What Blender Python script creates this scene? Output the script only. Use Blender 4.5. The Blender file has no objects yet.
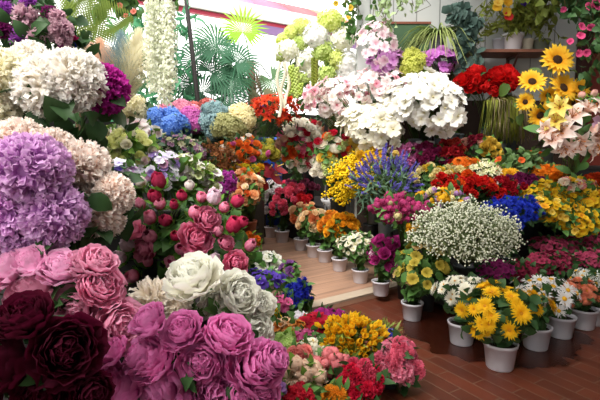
import bpy, math, random
import numpy as np
from mathutils import Vector, Matrix, Quaternion
PI = math.pi
D = bpy.data
COL = bpy.context.scene.collection
rng = np.random.default_rng(7)
random.seed(11)

# ------------------------------------------------------------------ camera
FPX, H = 450.0, 1.1
TH = math.atan(45/450)
def ray(px, py):
    X = (px-300)/FPX; Z = (200-py)/FPX
    return Vector((X, math.cos(TH)+Z*math.sin(TH), Z*math.cos(TH)-math.sin(TH)))
def P(px, py, d):                      # point at distance d in front of the lens
    r = ray(px, py); k = d/r.y
    return Vector((r.x*k, d, H+r.z*k))
def G(px, py, z=0.0):                  # point on a level z
    r = ray(px, py); k = (z-H)/r.z
    return Vector((r.x*k, r.y*k, z))

cam = D.cameras.new('camera'); cam.sensor_width = 36; cam.lens = FPX/600*36
cam.clip_start = 0.02
camo = D.objects.new('camera', cam); COL.objects.link(camo)
camo.location = (0, 0, H); camo.rotation_euler = (PI/2-TH, 0, 0)
bpy.context.scene.camera = camo

# ------------------------------------------------------------------ materials
def lin(h):
    h = h.lstrip('#'); c = [int(h[i:i+2], 16)/255 for i in (0, 2, 4)]
    return [x/12.92 if x <= .04045 else ((x+.055)/1.055)**2.4 for x in c]+[1]
MATS = {}
def petal(tip, base=None, trans=.42, rough=.75, var=.17, pw=1.0):
    """petal or leaf: colour runs from the base of each petal to its tip"""
    base = base or tip
    key = ('petal', tip, base, trans, rough, var, pw)
    if key in MATS: return MATS[key]
    m = D.materials.new('petal_'+tip.strip('#')); m.use_nodes = True
    nt = m.node_tree; N = nt.nodes; N.clear(); L = nt.links.new
    uv = N.new('ShaderNodeUVMap'); sp = N.new('ShaderNodeSeparateXYZ'); L(uv.outputs[0], sp.inputs[0])
    pwn = N.new('ShaderNodeMath'); pwn.operation = 'POWER'; L(sp.outputs[1], pwn.inputs[0]); pwn.inputs[1].default_value = pw
    mx = N.new('ShaderNodeMix'); mx.data_type = 'RGBA'; L(pwn.outputs[0], mx.inputs[0])
    mx.inputs[6].default_value = lin(base); mx.inputs[7].default_value = lin(tip)
    oi = N.new('ShaderNodeObjectInfo'); mr = N.new('ShaderNodeMapRange'); L(oi.outputs['Random'], mr.inputs[0])
    mr.inputs[3].default_value = 1-var; mr.inputs[4].default_value = 1+var
    hs = N.new('ShaderNodeHueSaturation'); L(mx.outputs[2], hs.inputs['Color']); L(mr.outputs[0], hs.inputs['Value'])
    df = N.new('ShaderNodeBsdfPrincipled'); L(hs.outputs[0], df.inputs['Base Color']); df.inputs['Roughness'].default_value = rough
    df.inputs['Specular IOR Level'].default_value = .25
    tr = N.new('ShaderNodeBsdfTranslucent'); L(hs.outputs[0], tr.inputs[0])
    ms = N.new('ShaderNodeMixShader'); ms.inputs[0].default_value = trans
    L(df.outputs[0], ms.inputs[1]); L(tr.outputs[0], ms.inputs[2])
    o = N.new('ShaderNodeOutputMaterial'); L(ms.outputs[0], o.inputs[0])
    MATS[key] = m
    return m
def plain(col, rough=.5, noise=0.0, nscale=8, metal=0, bump=0, spec=.4):
    key = ('plain', col, rough, noise, nscale, metal, bump)
    if key in MATS: return MATS[key]
    m = D.materials.new('surface_'+col.strip('#')); m.use_nodes = True
    nt = m.node_tree; N = nt.nodes; L = nt.links.new; b = N['Principled BSDF']
    b.inputs['Roughness'].default_value = rough; b.inputs['Metallic'].default_value = metal
    b.inputs['Specular IOR Level'].default_value = spec
    c = lin(col)
    if noise or bump:
        tc = N.new('ShaderNodeTexCoord'); nz = N.new('ShaderNodeTexNoise'); nz.inputs['Scale'].default_value = nscale
        nz.inputs['Detail'].default_value = 5; L(tc.outputs['Object'], nz.inputs['Vector'])
        rp = N.new('ShaderNodeMix'); rp.data_type = 'RGBA'; L(nz.outputs[0], rp.inputs[0])
        rp.inputs[6].default_value = [x*(1-noise) for x in c[:3]]+[1]; rp.inputs[7].default_value = [min(1, x*(1+noise)) for x in c[:3]]+[1]
        L(rp.outputs[2], b.inputs['Base Color'])
        if bump:
            bp = N.new('ShaderNodeBump'); bp.inputs['Strength'].default_value = bump; bp.inputs['Distance'].default_value = .01
            L(nz.outputs[0], bp.inputs['Height']); L(bp.outputs[0], b.inputs['Normal'])
    else: b.inputs['Base Color'].default_value = c
    MATS[key] = m
    return m
def leafm(c, c2=None, rough=.5): return petal(c, c2 or c, trans=.22, rough=rough, var=.18)
def glassm():
    if 'glass' in MATS: return MATS['glass']
    m = D.materials.new('clear_glass'); m.use_nodes = True; b = m.node_tree.nodes['Principled BSDF']
    b.inputs['Transmission Weight'].default_value = 1; b.inputs['Roughness'].default_value = .03; b.inputs['IOR'].default_value = 1.15
    b.inputs['Base Color'].default_value = (.93, .97, .95, 1); MATS['glass'] = m; return m

# ------------------------------------------------------------------ mesh building
class MB:
    def __init__(s): s.V = []; s.F = []; s.U = []; s.n = 0
    def add(s, V, F, U=None):
        V = np.asarray(V, float)
        if U is None: U = np.full((len(V), 2), .5)
        s.V.append(V); s.U.append(np.asarray(U, float)); k = s.n
        s.F.extend([tuple(i+k for i in f) for f in F]); s.n += len(V)
    def merge(s, o, M=None, T=None):
        if not o.V: return
        V = np.concatenate(o.V)
        if M is not None: V = V @ np.asarray(M).T
        if T is not None: V = V + np.asarray(T)
        s.add(V, o.F, np.concatenate(o.U))
    def box(s, x0, x1, y0, y1, z0, z1):
        V = [(x, y, z) for z in (z0, z1) for y in (y0, y1) for x in (x0, x1)]
        s.add(V, [(0, 2, 3, 1), (4, 5, 7, 6), (0, 1, 5, 4), (2, 6, 7, 3), (0, 4, 6, 2), (1, 3, 7, 5)])
    def tube(s, pts, r, n=4, r2=None):
        pts = [np.asarray(p, float) for p in pts]; r2 = r if r2 is None else r2
        R = []; m = len(pts)
        for i, p in enumerate(pts):
            t = pts[min(i+1, m-1)]-pts[max(i-1, 0)]; t = t/(np.linalg.norm(t)+1e-9)
            a = np.cross(t, (0, 0, 1) if abs(t[2]) < .9 else (1, 0, 0)); a /= np.linalg.norm(a); b = np.cross(t, a)
            rr = r+(r2-r)*i/max(1, m-1)
            for k in range(n):
                an = 2*PI*k/n; R.append(p+rr*(math.cos(an)*a+math.sin(an)*b))
        F = [(i*n+k, i*n+(k+1) % n, (i+1)*n+(k+1) % n, (i+1)*n+k) for i in range(m-1) for k in range(n)]
        F += [tuple(range(n-1, -1, -1)), tuple(range((m-1)*n, m*n))]
        U = [(.5, i/max(1, m-1)) for i in range(m) for k in range(n)]
        s.add(R, F, U)
    def lathe(s, prof, n=24, c=(0, 0, 0), cap=True):
        V = [(c[0]+r*math.cos(2*PI*k/n), c[1]+r*math.sin(2*PI*k/n), c[2]+z) for r, z in prof for k in range(n)]
        F = [(i*n+k, i*n+(k+1) % n, (i+1)*n+(k+1) % n, (i+1)*n+k) for i in range(len(prof)-1) for k in range(n)]
        if cap: F += [tuple(range(n-1, -1, -1)), tuple(range((len(prof)-1)*n, len(prof)*n))]
        s.add(V, F)
    def ball(s, c, r, nu=8, nv=5, sq=1.0):
        prof = [(max(1e-4, math.sin(PI*i/nv))*r, -math.cos(PI*i/nv)*r*sq) for i in range(nv+1)]
        s.lathe(prof, nu, c)
    def prism(s, poly, z0, z1):
        n = len(poly); V = [(x, y, z0) for x, y in poly]+[(x, y, z1) for x, y in poly]
        F = [tuple(range(n-1, -1, -1)), tuple(range(n, 2*n))]+[(i, (i+1) % n, n+(i+1) % n, n+i) for i in range(n)]
        s.add(V, F)
    def mesh(s, name, mat, smooth=True):
        me = D.meshes.new(name)
        V = np.concatenate(s.V); U = np.concatenate(s.U)
        me.from_pydata(V.tolist(), [], s.F)
        ul = me.uv_layers.new(name='UVMap')
        li = np.empty(len(me.loops), dtype=np.int32); me.loops.foreach_get('vertex_index', li)
        ul.data.foreach_set('uv', U[li].ravel())
        if smooth: me.polygons.foreach_set('use_smooth', [True]*len(me.polygons))
        me.materials.append(mat); me.update()
        return me

def link(name, mesh, parent=None, loc=(0, 0, 0), rot=None, scale=None):
    o = D.objects.new(name, mesh); COL.objects.link(o)
    if parent is not None: o.parent = parent
    o.location = loc
    if rot is not None: o.rotation_mode = 'QUATERNION'; o.rotation_quaternion = rot
    if scale is not None: o.scale = scale if hasattr(scale, '__len__') else (scale,)*3
    return o
def tag(o, label, cat, group=None):
    o['label'] = label; o['category'] = cat
    if group: o['group'] = group
    return o
def thing(name, label, cat, loc, group=None):
    o = D.objects.new(name, None); COL.objects.link(o); o.location = loc; o.empty_display_size = .05
    return tag(o, label, cat, group)
def struct(name, mb, mat, smooth=False):
    o = link(name, mb.mesh(name, mat, smooth)); o['kind'] = 'structure'; return o
def bevel(o, w=.004, seg=2):
    md = o.modifiers.new('bevel', 'BEVEL'); md.width = w; md.segments = seg; md.limit_method = 'ANGLE'; return o

# ------------------------------------------------------------------ petals
def pgrid(L, W, a0, a1, cup=.2, ruf=.0, tip='r', nu=5, nv=5, seed=None, wave=0):
    r = rng
    v = np.linspace(0, 1, nv); phi = np.radians(a0+(a1-a0)*v)
    y = np.concatenate([[0], np.cumsum((np.sin(phi[1:])+np.sin(phi[:-1]))/2/(nv-1))])*L
    z = np.concatenate([[0], np.cumsum((np.cos(phi[1:])+np.cos(phi[:-1]))/2/(nv-1))])*L
    if tip == 'r': w = W*np.sqrt(v+.02)*np.sqrt(np.clip(1-v**5, 0, 1)+.02)
    elif tip == 'w': w = W*(.25+.75*v**.6)*(1-.25*v**8)
    elif tip == 'p': w = W*np.sin(PI*np.clip(.06+.94*v, 0, 1)**.75)+.002*L
    elif tip == 'h': w = W*np.array([.75, 1.0, .9, .62, .02])[:nv] if nv == 5 else W*np.sin(PI*(v*.9+.05))
    u = np.linspace(-1, 1, nu)
    UU, VV = np.meshgrid(u, v)
    ww = w[:, None]*np.ones_like(UU)
    off = cup*UU**2*ww + ruf*r.normal(0, 1, UU.shape)*VV
    if wave: off = off + wave*np.sin(UU*5+r.uniform(0, 6))*VV**2*W
    nx = -np.cos(phi)[:, None]; nz = np.sin(phi)[:, None]
    X = UU*ww; Y = y[:, None]+nx*off; Z = z[:, None]+nz*off
    if tip == 'r' and nu >= 5:            # rounded outline
        Z = Z-0*UU; sh = -(.18*L)*UU**2*VV
        Y = Y+np.sin(phi)[:, None]*sh; Z = Z+np.cos(phi)[:, None]*sh
    V = np.stack([X, Y, Z], -1).reshape(-1, 3)
    F = [(i*nu+j, i*nu+j+1, (i+1)*nu+j+1, (i+1)*nu+j) for i in range(nv-1) for j in range(nu-1)]
    U = np.stack([(UU+1)/2, VV], -1).reshape(-1, 2)
    return V, F, U
def rotz(a):
    c, s = math.cos(a), math.sin(a); return np.array([[c, -s, 0], [s, c, 0], [0, 0, 1]])
def basis(n, spin=0):
    n = np.asarray(n, float); n = n/np.linalg.norm(n)
    a = np.cross((0, 0, 1) if abs(n[2]) < .95 else (1, 0, 0), n); a /= np.linalg.norm(a); b = np.cross(n, a)
    return np.stack([a, b, n], 1) @ rotz(spin)
def ring(mb, n, L, W, a0, a1, cup=.2, ruf=0, tip='r', br=0, bz=0, nu=5, nv=5, jit=.06, ph=None, wave=0, aj=5):
    ph = rng.uniform(0, 6.28) if ph is None else ph
    for i in range(n):
        k = 1+rng.normal(0, jit)
        V, F, U = pgrid(L*k, W*k, a0+rng.normal(0, aj), a1+rng.normal(0, aj), cup, ruf, tip, nu, nv, wave=wave)
        V = V+np.array([0, br, bz])
        mb.add(V @ rotz(ph+2*PI*i/n+rng.normal(0, jit)).T, F, U)
def fib(n, pmax=PI, jit=0.0):
    out = []
    c0 = math.cos(pmax)
    for i in range(n):
        z = 1-(1-c0)*(i+.5)/n; a = i*2.39996+rng.normal(0, jit); r = math.sqrt(max(0, 1-z*z))
        out.append((r*math.cos(a), r*math.sin(a), z))
    return out

# prototypes have radius about 1 and face +Z
def pr_peony(K=7, n0=9):
    mb = MB()
    for k in range(K):
        s = k/(K-1)
        ring(mb, int(round(n0-s*(n0-5))), 1.28-.5*s, .58-.22*s, 100-92*s, 12-52*s, .36, .02, 'w', br=.14*(1-s), bz=-.45+.25*s, nu=6, nv=6, wave=.11, aj=8)
    mb.ball((0, 0, -.1), .42, 8, 5)
    return mb
def pr_mop(n=620, L=.36, W=.105, ruf=.028, pmax=2.4, tip='w', sq=.85, core=.72):
    mb = MB(); mb.ball((0, 0, 0), core, 12, 8, sq)
    mb.U[-1][:] = (.5, .35)
    for d in fib(n, pmax, .3):
        V, F, U = pgrid(L*rng.uniform(.75, 1.2), W*rng.uniform(.7, 1.35), rng.uniform(-20, 10), rng.uniform(15, 70), .3, ruf, tip, 4, 4, wave=.35)
        M = basis(np.array(d)+rng.normal(0, .12, 3), rng.uniform(0, 6.28))
        p = np.array(d)*core*.88*np.array([1, 1, sq])
        mb.add(V @ M.T+p, F, U)
    return mb
def pr_hyd(n=75, pmax=2.3, s=.2, sq=.85):
    mb = MB(); mb.ball((0, 0, 0), .8, 12, 8, sq); mb.U[-1][:] = (.5, .1)
    for d in fib(n, pmax, .3):
        M = basis(np.array(d)+rng.normal(0, .15, 3), rng.uniform(0, 6.28))
        p = np.array(d)*rng.uniform(.86, .97)*np.array([1, 1, sq])
        for k in range(4):
            V, F, U = pgrid(s*1.1, s*.5, 68, 92, .15, .004, 'w', 3, 3)
            mb.add((V @ rotz(k*PI/2).T) @ M.T+p, F, U)
    return mb
def pr_rose(K=6):
    mb = MB()
    for k in range(K):
        s = k/(K-1)
        ring(mb, 5 if k < K-1 else 3, 1.15-.35*s, .62-.32*s, 78-70*s, 25-40*s, .35, .015, 'w', br=.08*(1-s), bz=-.5+.2*s, nu=5, nv=4, wave=.05)
    mb.ball((0, 0, -.15), .35, 8, 5)
    return mb
def pr_carn(n=75, pmax=1.75):
    mb = MB(); mb.ball((0, 0, -.05), .55, 8, 6, .8)
    for d in fib(n, pmax, .4):
        V, F, U = pgrid(.6*rng.uniform(.85, 1.15), .26, rng.uniform(-8, 8), rng.uniform(10, 40), .2, .05, 'w', 5, 3, wave=.45)
        M = basis(np.array(d)+rng.normal(0, .15, 3), rng.uniform(0, 6.28))
        mb.add(V @ M.T+np.array(d)*.36, F, U)
    return mb
def pr_ball(K=7):
    mb = MB(); mb.ball((0, 0, 0), .72, 8, 6)
    for k in range(K):
        s = k/(K-1)
        ring(mb, 7-int(3*s), 1.25-.55*s, .5-.2*s, 105-80*s, 0-75*s, .35, .01, 'r', br=.2*(1-s), bz=-.7+.95*s, nu=4, nv=4, aj=3)
    return mb
def pr_daisy(n=16, two=False, W=.15):
    mb = MB()
    ring(mb, n, 1, W, 78, 92, .2, .01, 'r', br=.1, nu=3, nv=4, aj=4)
    if two:
        ring(mb, n, .85, W, 62, 78, .2, .01, 'r', br=.08, bz=.03, nu=3, nv=4); ring(mb, n-4, .6, W*.9, 42, 60, .2, .01, 'r', br=.06, bz=.05, nu=3, nv=4)
    return mb
def pr_disc(r=.28, sq=.5, dots=30):
    mb = MB(); mb.ball((0, 0, .05), r, 10, 6, sq)
    for d in fib(dots, 1.5): mb.ball((d[0]*r, d[1]*r, .05+d[2]*r*sq), r*.14, 5, 3)
    return mb
def pr_sun():
    mb = MB()
    ring(mb, 18, .75, .15, 72, 95, .15, .01, 'p', br=.3, nu=3, nv=5); ring(mb, 17, .68, .15, 58, 85, .15, .01, 'p', br=.27, bz=.03, nu=3, nv=5)
    mb.lathe([(.3, -.06), (.3, .02), (.1, .02)], 16)
    return mb
def pr_lily():
    mb = MB(); ring(mb, 3, 1.25, .27, 22, 120, .25, .01, 'p', br=.05, ph=0, nu=5, nv=7, wave=.1); ring(mb, 3, 1.2, .33, 25, 112, .25, .01, 'p', br=.05, ph=PI/3, nu=5, nv=7, wave=.1)
    return mb
def pr_stamen():
    mb = MB()
    for k in range(6):
        a = k*PI/3+.3; e = (.35*math.cos(a), .35*math.sin(a), .75)
        mb.tube([(0, 0, 0), (.12*math.cos(a), .12*math.sin(a), .4), e], .02, 4); mb.ball(e, .06, 6, 4)
    return mb
def pr_floret(n=5, W=.42, a0=70, a1=98, tip='w'):
    mb = MB(); ring(mb, n, 1, W, a0, a1, .15, .025, tip, br=.03, nu=5, nv=5, jit=.07, wave=.12)
    mb.ball((0, 0, .1), .14, 6, 4); mb.U[-1][:] = (.5, 0)
    return mb
def pr_cup(n=6):
    mb = MB(); ring(mb, 3, 1.5, .5, 40, -12, .4, .01, 'r', bz=-.6, ph=0, nu=4, nv=5); ring(mb, 3, 1.6, .5, 30, -5, .4, .01, 'r', bz=-.6, ph=1.05, nu=4, nv=5)
    return mb
def pr_spiky(n=3, W=.09):
    mb = MB(); mb.ball((0, 0, -.1), .25, 6, 4)
    ring(mb, 13, 1, W, 65, 80, .2, .02, 'p', nu=3, nv=4, aj=12); ring(mb, 11, .95, W, 38, 55, .2, .02, 'p', nu=3, nv=4, aj=12); ring(mb, 7, .8, W, 12, 20, .2, .02, 'p', nu=3, nv=4, aj=12)
    return mb
def pr_bud():
    mb = MB(); mb.ball((0, 0, 0), .45, 10, 7, 1.3); mb.U[-1][:] = (.5, .1)
    for k in range(4): ring(mb, 5, 2.25-.16*k, .66-.06*k, 84-10*k, -58+9*k, .4, .02, 'w', br=.06, bz=-.85+.12*k, nu=5, nv=6, aj=5, wave=.15)
    return mb
def pr_sepal():
    mb = MB(); ring(mb, 5, 1.75, .46, 88, 4, .3, .02, 'p', br=.22, bz=-.95, nu=4, nv=5, aj=14); mb.tube([(0, 0, -1.5), (0, 0, -.8)], .1, 5)
    return mb
def pr_collar():
    mb = MB(); ring(mb, 7, 1.15, .36, 110, 82, .1, .03, 'p', bz=-.55, nu=4, nv=5, aj=8)
    return mb
def pr_spathe():
    mb = MB(); V, F, U = pgrid(2.0, .85, 95, 70, -.12, .02, 'h', 7, 5)
    mb.add(V+np.array([0, -.7, 0]), F, U); return mb
def pr_spadix():
    mb = MB(); mb.tube([(0, -.25, .05), (0, -.1, .5), (0, .05, .85)], .08, 6, .05); return mb
def pr_spike(n=60, L=2.0, s=.3, r=.22, tip='r', taper=.5):      # upright spike of florets along +Z, from z=0 to L
    mb = MB(); mb.tube([(0, 0, -.4), (0, 0, L)], .035, 4)
    for i in range(n):
        t = (i+.5)/n; a = i*2.4; rr = r*(1-taper*t)
        d = np.array([math.cos(a), math.sin(a), .45])
        V, F, U = pgrid(s*(1-taper*t*.6)*rng.uniform(.8, 1.2), s*.42, 10, 45, .3, .02, tip, 3, 3, wave=.2)
        mb.add(V @ basis(d, rng.uniform(0, 6)).T+np.array([d[0]*rr*.4, d[1]*rr*.4, t*L]), F, U)
    return mb
def pr_plume():
    mb = MB()
    for i in range(1700):
        t = rng.uniform(0, 1); a = rng.uniform(0, 6.28); r = .62*math.sin(PI*min(1, t*.85+.12))
        p = np.array([0, 0, t*1.9]); d = np.array([math.cos(a)*r, math.sin(a)*r, .42])
        q = p+d; s = np.cross(d, (0, 0, 1)); s = s/(np.linalg.norm(s)+1e-6)*.009
        mb.add([p-s, p+s, q+s*.3, q-s*.3], [(0, 1, 2, 3)], [(0, 0), (1, 0), (1, 1), (0, 1)])
    mb.tube([(0, 0, -1.2), (0, 0, 1.6)], .02, 4)
    return mb
def pr_leaf(): 
    mb = MB(); V, F, U = pgrid(1, .3, 55, 95, .25, .008, 'p', 3, 5); mb.add(V, F, U); return mb
PROTO = {}
BUILD = dict(peony=pr_peony, mop=pr_mop, hyd=pr_hyd, rose=pr_rose, carn=pr_carn, ball=pr_ball, daisy=pr_daisy,
    mum=lambda: pr_daisy(20, True, .13), disc=pr_disc, sdisc=lambda: pr_disc(.26, .35, 60), sun=pr_sun, lily=pr_lily, stamen=pr_stamen,
    orchid=lambda: pr_floret(5, .52, 60, 96), pansy=lambda: pr_floret(5, .6, 62, 92), star=lambda: pr_floret(6, .22, 60, 95, 'p'), cup=pr_cup, spiky=pr_spiky,
    bluet=lambda: pr_spiky(3, .16), bud=pr_bud, sepal=pr_sepal, collar=pr_collar, spathe=pr_spathe, spadix=pr_spadix,
    stock=lambda: pr_spike(70, 2.2, .6, .5, 'w', .45), lav=lambda: pr_spike(46, 1.9, .26, .18, 'p', .6), plume=pr_plume,
    small=lambda: pr_floret(6, .46, 45, 85), dahlia=lambda: pr_mop(90, .62, .2, .02, 1.8, 'p', .7, .5), bigpeony=lambda: pr_peony(9, 10),
    anem=lambda: pr_peony(3, 6), shag=lambda: pr_mop(170, .6, .12, .03, 2.0, 'p', .7, .5))
NVAR = dict(peony=4, mop=3, hyd=3, bigpeony=4, rose=3, carn=3)
def proto(kind, mat, var=0):
    key = (kind, var)
    if key not in PROTO: PROTO[key] = BUILD[kind]()
    mk = ('mesh', kind, var, mat.name)
    if mk not in PROTO: PROTO[mk] = PROTO[key].mesh(kind, mat)
    return PROTO[mk]
GREEN = {}
def sub_of(kind):
    return {'daisy': ('flower_centre', 'disc', plain('#d9a516', .8)), 'mum': ('flower_centre', 'disc', plain('#c98a10', .8)),
            'sun': ('seed_disc', 'sdisc', plain('#3a2410', .9)), 'lily': ('stamens', 'stamen', plain('#b06a2a', .7)),
            'bud': ('sepals', 'sepal', leafm('#6f9a3c', '#4c7a2c')), 'spathe': ('spadix', 'spadix', plain('#e0b860', .6)),
            'anem': ('flower_centre', 'disc', plain('#241a10', .9))}.get(kind)
BNAME = dict(peony='peony_bloom', bigpeony='peony_bloom', mop='pompom_bloom', hyd='hydrangea_head', rose='rose_bloom', carn='carnation_bloom', ball='ranunculus_bloom',
    daisy='daisy_bloom', mum='chrysanthemum_bloom', sun='sunflower_head', lily='lily_bloom', orchid='orchid_bloom', pansy='pansy_bloom', star='star_bloom', cup='cup_bloom',
    spiky='spiky_bloom', bluet='cornflower_bloom', bud='peony_bud', spathe='anthurium_bloom', stock='flower_spike', lav='lavender_spike', plume='feathery_plume',
    small='small_bloom', dahlia='dahlia_bloom', anem='anemone_bloom', shag='chrysanthemum_bloom')
def bloom(parent, kind, mat, pos, n, size, base, spin=None, flat=1.0):
    """one flower head at world pos, facing n, of radius size, under its thing"""
    n = Vector(n).normalized(); q = n.to_track_quat('Z', 'Y') @ Quaternion((0, 0, 1), random.uniform(0, 6.28) if spin is None else spin)
    me = proto(kind, mat, random.randrange(NVAR.get(kind, 2)))
    o = link(BNAME[kind], me, parent, Vector(pos)-Vector(base), q, (size, size, size*flat))
    sb = sub_of(kind)
    if sb and size*450/max(.3, pos[1]) > 3.2: link(sb[0], proto(sb[1], sb[2]), o)
    return o

# ------------------------------------------------------------------ leaves, stems, pots
def add_leaf(mb, p, d, L, W=.3, tip='p', a=(35, 95), nu=3, nv=5, cup=.25):
    V, F, U = pgrid(L, W*L, a[0], a[1], cup, .01*L, tip, nu, nv)
    mb.add(V @ basis(d, rng.uniform(0, 6.28)).T+np.asarray(p), F, U)
def leaf_cloud(mb, c, r, n, L, W=.3, face=(0, 0, 1), pmax=2.2, lo=.45, hi=1.0, tip='p'):
    B = basis(face)
    for d in fib(n, pmax, .5):
        d = B @ np.array(d); k = rng.uniform(lo, hi)
        p = np.asarray(c)+d*np.asarray(r)*k
        add_leaf(mb, p, d+rng.normal(0, .35, 3), L*rng.uniform(.7, 1.2), W, tip)
def stems_mesh(name, parent, base, mouth, tips, mat, r=.0025):
    mb = MB(); b = np.asarray(base)
    for t in tips:
        t = np.asarray(t); m = np.asarray(mouth)+rng.normal(0, .012, 3)*np.array([1, 1, 0]); mid = (m+t)/2; mid[2] += .12*abs(t[2]-m[2]); mid[:2] = m[:2]*.62+t[:2]*.38
        mb.tube([m-b-np.array([0, 0, .03]), mid-b, t-b], r, 3)
    return link(name, mb.mesh(name, mat), parent)
def pot(parent, rt, h, mat, kind='pot'):
    mb = MB()
    rb = rt*.74; w = max(.003, rt*.05)
    if kind == 'pot': prof = [(rb*.5, .004), (rb, 0), (rb+.004, .006), (rt*.95, h*.86), (rt, h*.87), (rt*1.03, h*.99), (rt*1.0, h), (rt-w*1.5, h*.99), (rt*.92-w, h*.84), (rb-w, h*.2), (rb*.4, h*.2)]
    elif kind == 'bucket': prof = [(rb*.5, .004), (rb*1.08, 0), (rt*.97, h*.93), (rt*1.05, h*.95), (rt*1.05, h), (rt-w, h), (rb-w, h*.1), (rb*.4, h*.1)]
    else: prof = [(rt*.4, .004), (rt*.8, 0), (rt*.86, .01), (rt*.72, h*.35), (rt*.75, h*.7), (rt, h), (rt-w, h*.99), (rt*.7-w, h*.7), (rt*.68-w, h*.35), (rt*.7, h*.06), (rt*.3, h*.06)]
    mb.lathe(prof, 28)
    return link({'pot': 'pot', 'bucket': 'bucket', 'vase': 'vase'}[kind], mb.mesh('pot', mat), parent)
def soil(parent, r, z):
    mb = MB(); mb.lathe([(.001, z+.008), (r*.5, z+.005), (r, z), (r*.9, z-.01), (.001, z-.012)], 18, cap=False)
    return link('soil', mb.mesh('soil', plain('#2a1d14', .95, .4, 60, bump=.6)), parent)
WHITE = plain('#c9c6cc', .5); DARKP = plain('#23282a', .5); GREYP = plain('#5b6264', .5); TERRA = plain('#8a4a34', .7, .15, 12); GREENP = plain('#31452f', .5)
STEM = leafm('#56733a')
LV = dict(dk=leafm('#3c5c32', '#2f4c2a'), md=leafm('#5a8440', '#456a36'), lt=leafm('#82a53f', '#56803a'), yg=leafm('#a9b44a', '#7d9240'), gr=leafm('#6f8c70', '#4f6d55'), bl=leafm('#4d6a5e', '#3c564c'))

def bouquet(name, label, cat, head, r, sup, kinds, n, leaf=('md', 40, .07), container=('bucket', .07, .16, DARKP), base=None, group=None,
            face=(0, -.55, .85), cover=1.5, depth=None, explicit=None, off=(0, 0), jit=.22, stems=True, flat=1.0, lo=.45, inner=.74, rad=.7, ed=None):
    d = head[2]; c = P(*head); rx = r[0]*d/FPX; rz = r[1]*d/FPX; ry = depth if depth else (rx+rz)/2*.9
    b = Vector(base) if base is not None else Vector((c.x+off[0], c.y+off[1], sup))
    t = thing(name, label, cat, b, group)
    kd, rt, h, mt = container
    h = min(h, max(.06, c.z-rz*.5-b.z)) if kd != 'pot' else h
    pot(t, rt, h, mt, kd)
    if kd == 'pot': soil(t, rt*.88, h*.84)
    B = basis(face); tips = []
    ws = [k[3] if len(k) > 3 else 1 for k in kinds]; acc = np.cumsum(ws)/sum(ws)
    if explicit is None:
        items = []
        p1, p2 = rng.uniform(0, 6.28, 2)
        for dd in fib(n, cover, .45):
            az = math.atan2(dd[1], dd[0]); po = math.acos(dd[2])
            w = B @ np.array(dd); k = rng.uniform(inner, 1.08)*(1+.13*math.sin(2*az+p1)*math.sin(po)+.1*math.sin(5*az+p2)*math.sin(po))
            p = np.array(c)+w*np.array([rx, ry, rz])*k
            nn = w/np.array([rx, ry, rz]); nn = nn/np.linalg.norm(nn)+np.array(face)*.35+rng.normal(0, jit, 3)
            j = int(np.searchsorted(acc, rng.uniform(0, 1))); kk = kinds[j]
            items.append((kk[0], kk[1], p, nn, kk[2]*rng.uniform(.74, 1.2)))
    else:
        items = []
        for e in explicit:
            kk = kinds[e[4]] if len(e) > 4 else kinds[0]
            dd = e[3] if len(e) > 3 and e[3] else (ed or d)
            p = np.array(P(e[0], e[1], dd)); nn = p-np.array(c); nn = nn/(np.linalg.norm(nn)+1e-6)*rad+np.array(face)+(np.array([0, 0, .3]) if kk[0] == 'bud' else 0)
            items.append((kk[0], kk[1], p, nn+rng.normal(0, jit, 3), e[2]*dd/FPX*(.8 if kk[0] == 'bud' else 1)))
    for k_, m_, p, nn, s in items:
        fl = flat
        bloom(t, k_, m_, p, nn, s, b, flat=fl); nn = np.asarray(nn)/np.linalg.norm(nn)
        tips.append(p-nn*s*.5)
    mouth = (b.x, b.y, b.z+h*.9)
    if stems: stems_mesh('stems', t, b, mouth, tips[:40], STEM)
    if leaf:
        mb = MB(); fv = np.array(face)/np.linalg.norm(face); ly = min(ry, .9*max(rx, rz))
        bk_ = fv*(ly*.55+leaf[2]*.35) if explicit is not None else fv*leaf[2]*.3
        leaf_cloud(mb, np.array(c)-np.array(b)-bk_, (rx*1.05, ly*1.0, rz*1.05) if explicit is not None else (rx*.98, ry*.98, rz*.98), leaf[1], leaf[2], leaf[3] if len(leaf) > 3 else .3, face, 2.0 if explicit is not None else 2.2, lo, .95)
        if explicit is None and n:
            for dd in fib(max(8, n//2), cover+.25, .6):
                w = B @ np.array(dd); ll = min(leaf[2], .055)
                add_leaf(mb, np.array(c)-np.array(b)+w*np.array([rx, ry, rz])*rng.uniform(.78, 1.0), w+rng.normal(0, .3, 3), ll*rng.uniform(.8, 1.3), min(.3, leaf[3] if len(leaf) > 3 else .3), a=(5, 50))
        # leaves along the stems, down to the pot
        m = np.array(mouth)-np.array(b)
        for i in range(leaf[1]//3):
            k = rng.uniform(.05, .75); cc = np.array(c)-np.array(b); q = m*(1-k)+cc*k
            a = rng.uniform(0, 6.28); rr = (.4+.6*k)*min(rx, ry)*.75
            add_leaf(mb, q+np.array([math.cos(a)*rr*k, math.sin(a)*rr*k, 0]), (math.cos(a), math.sin(a), .7), leaf[2], leaf[3] if len(leaf) > 3 else .3)
        link('leaves', mb.mesh('leaves', LV[leaf[0]] if isinstance(leaf[0], str) else leaf[0]), t)
    return t
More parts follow.
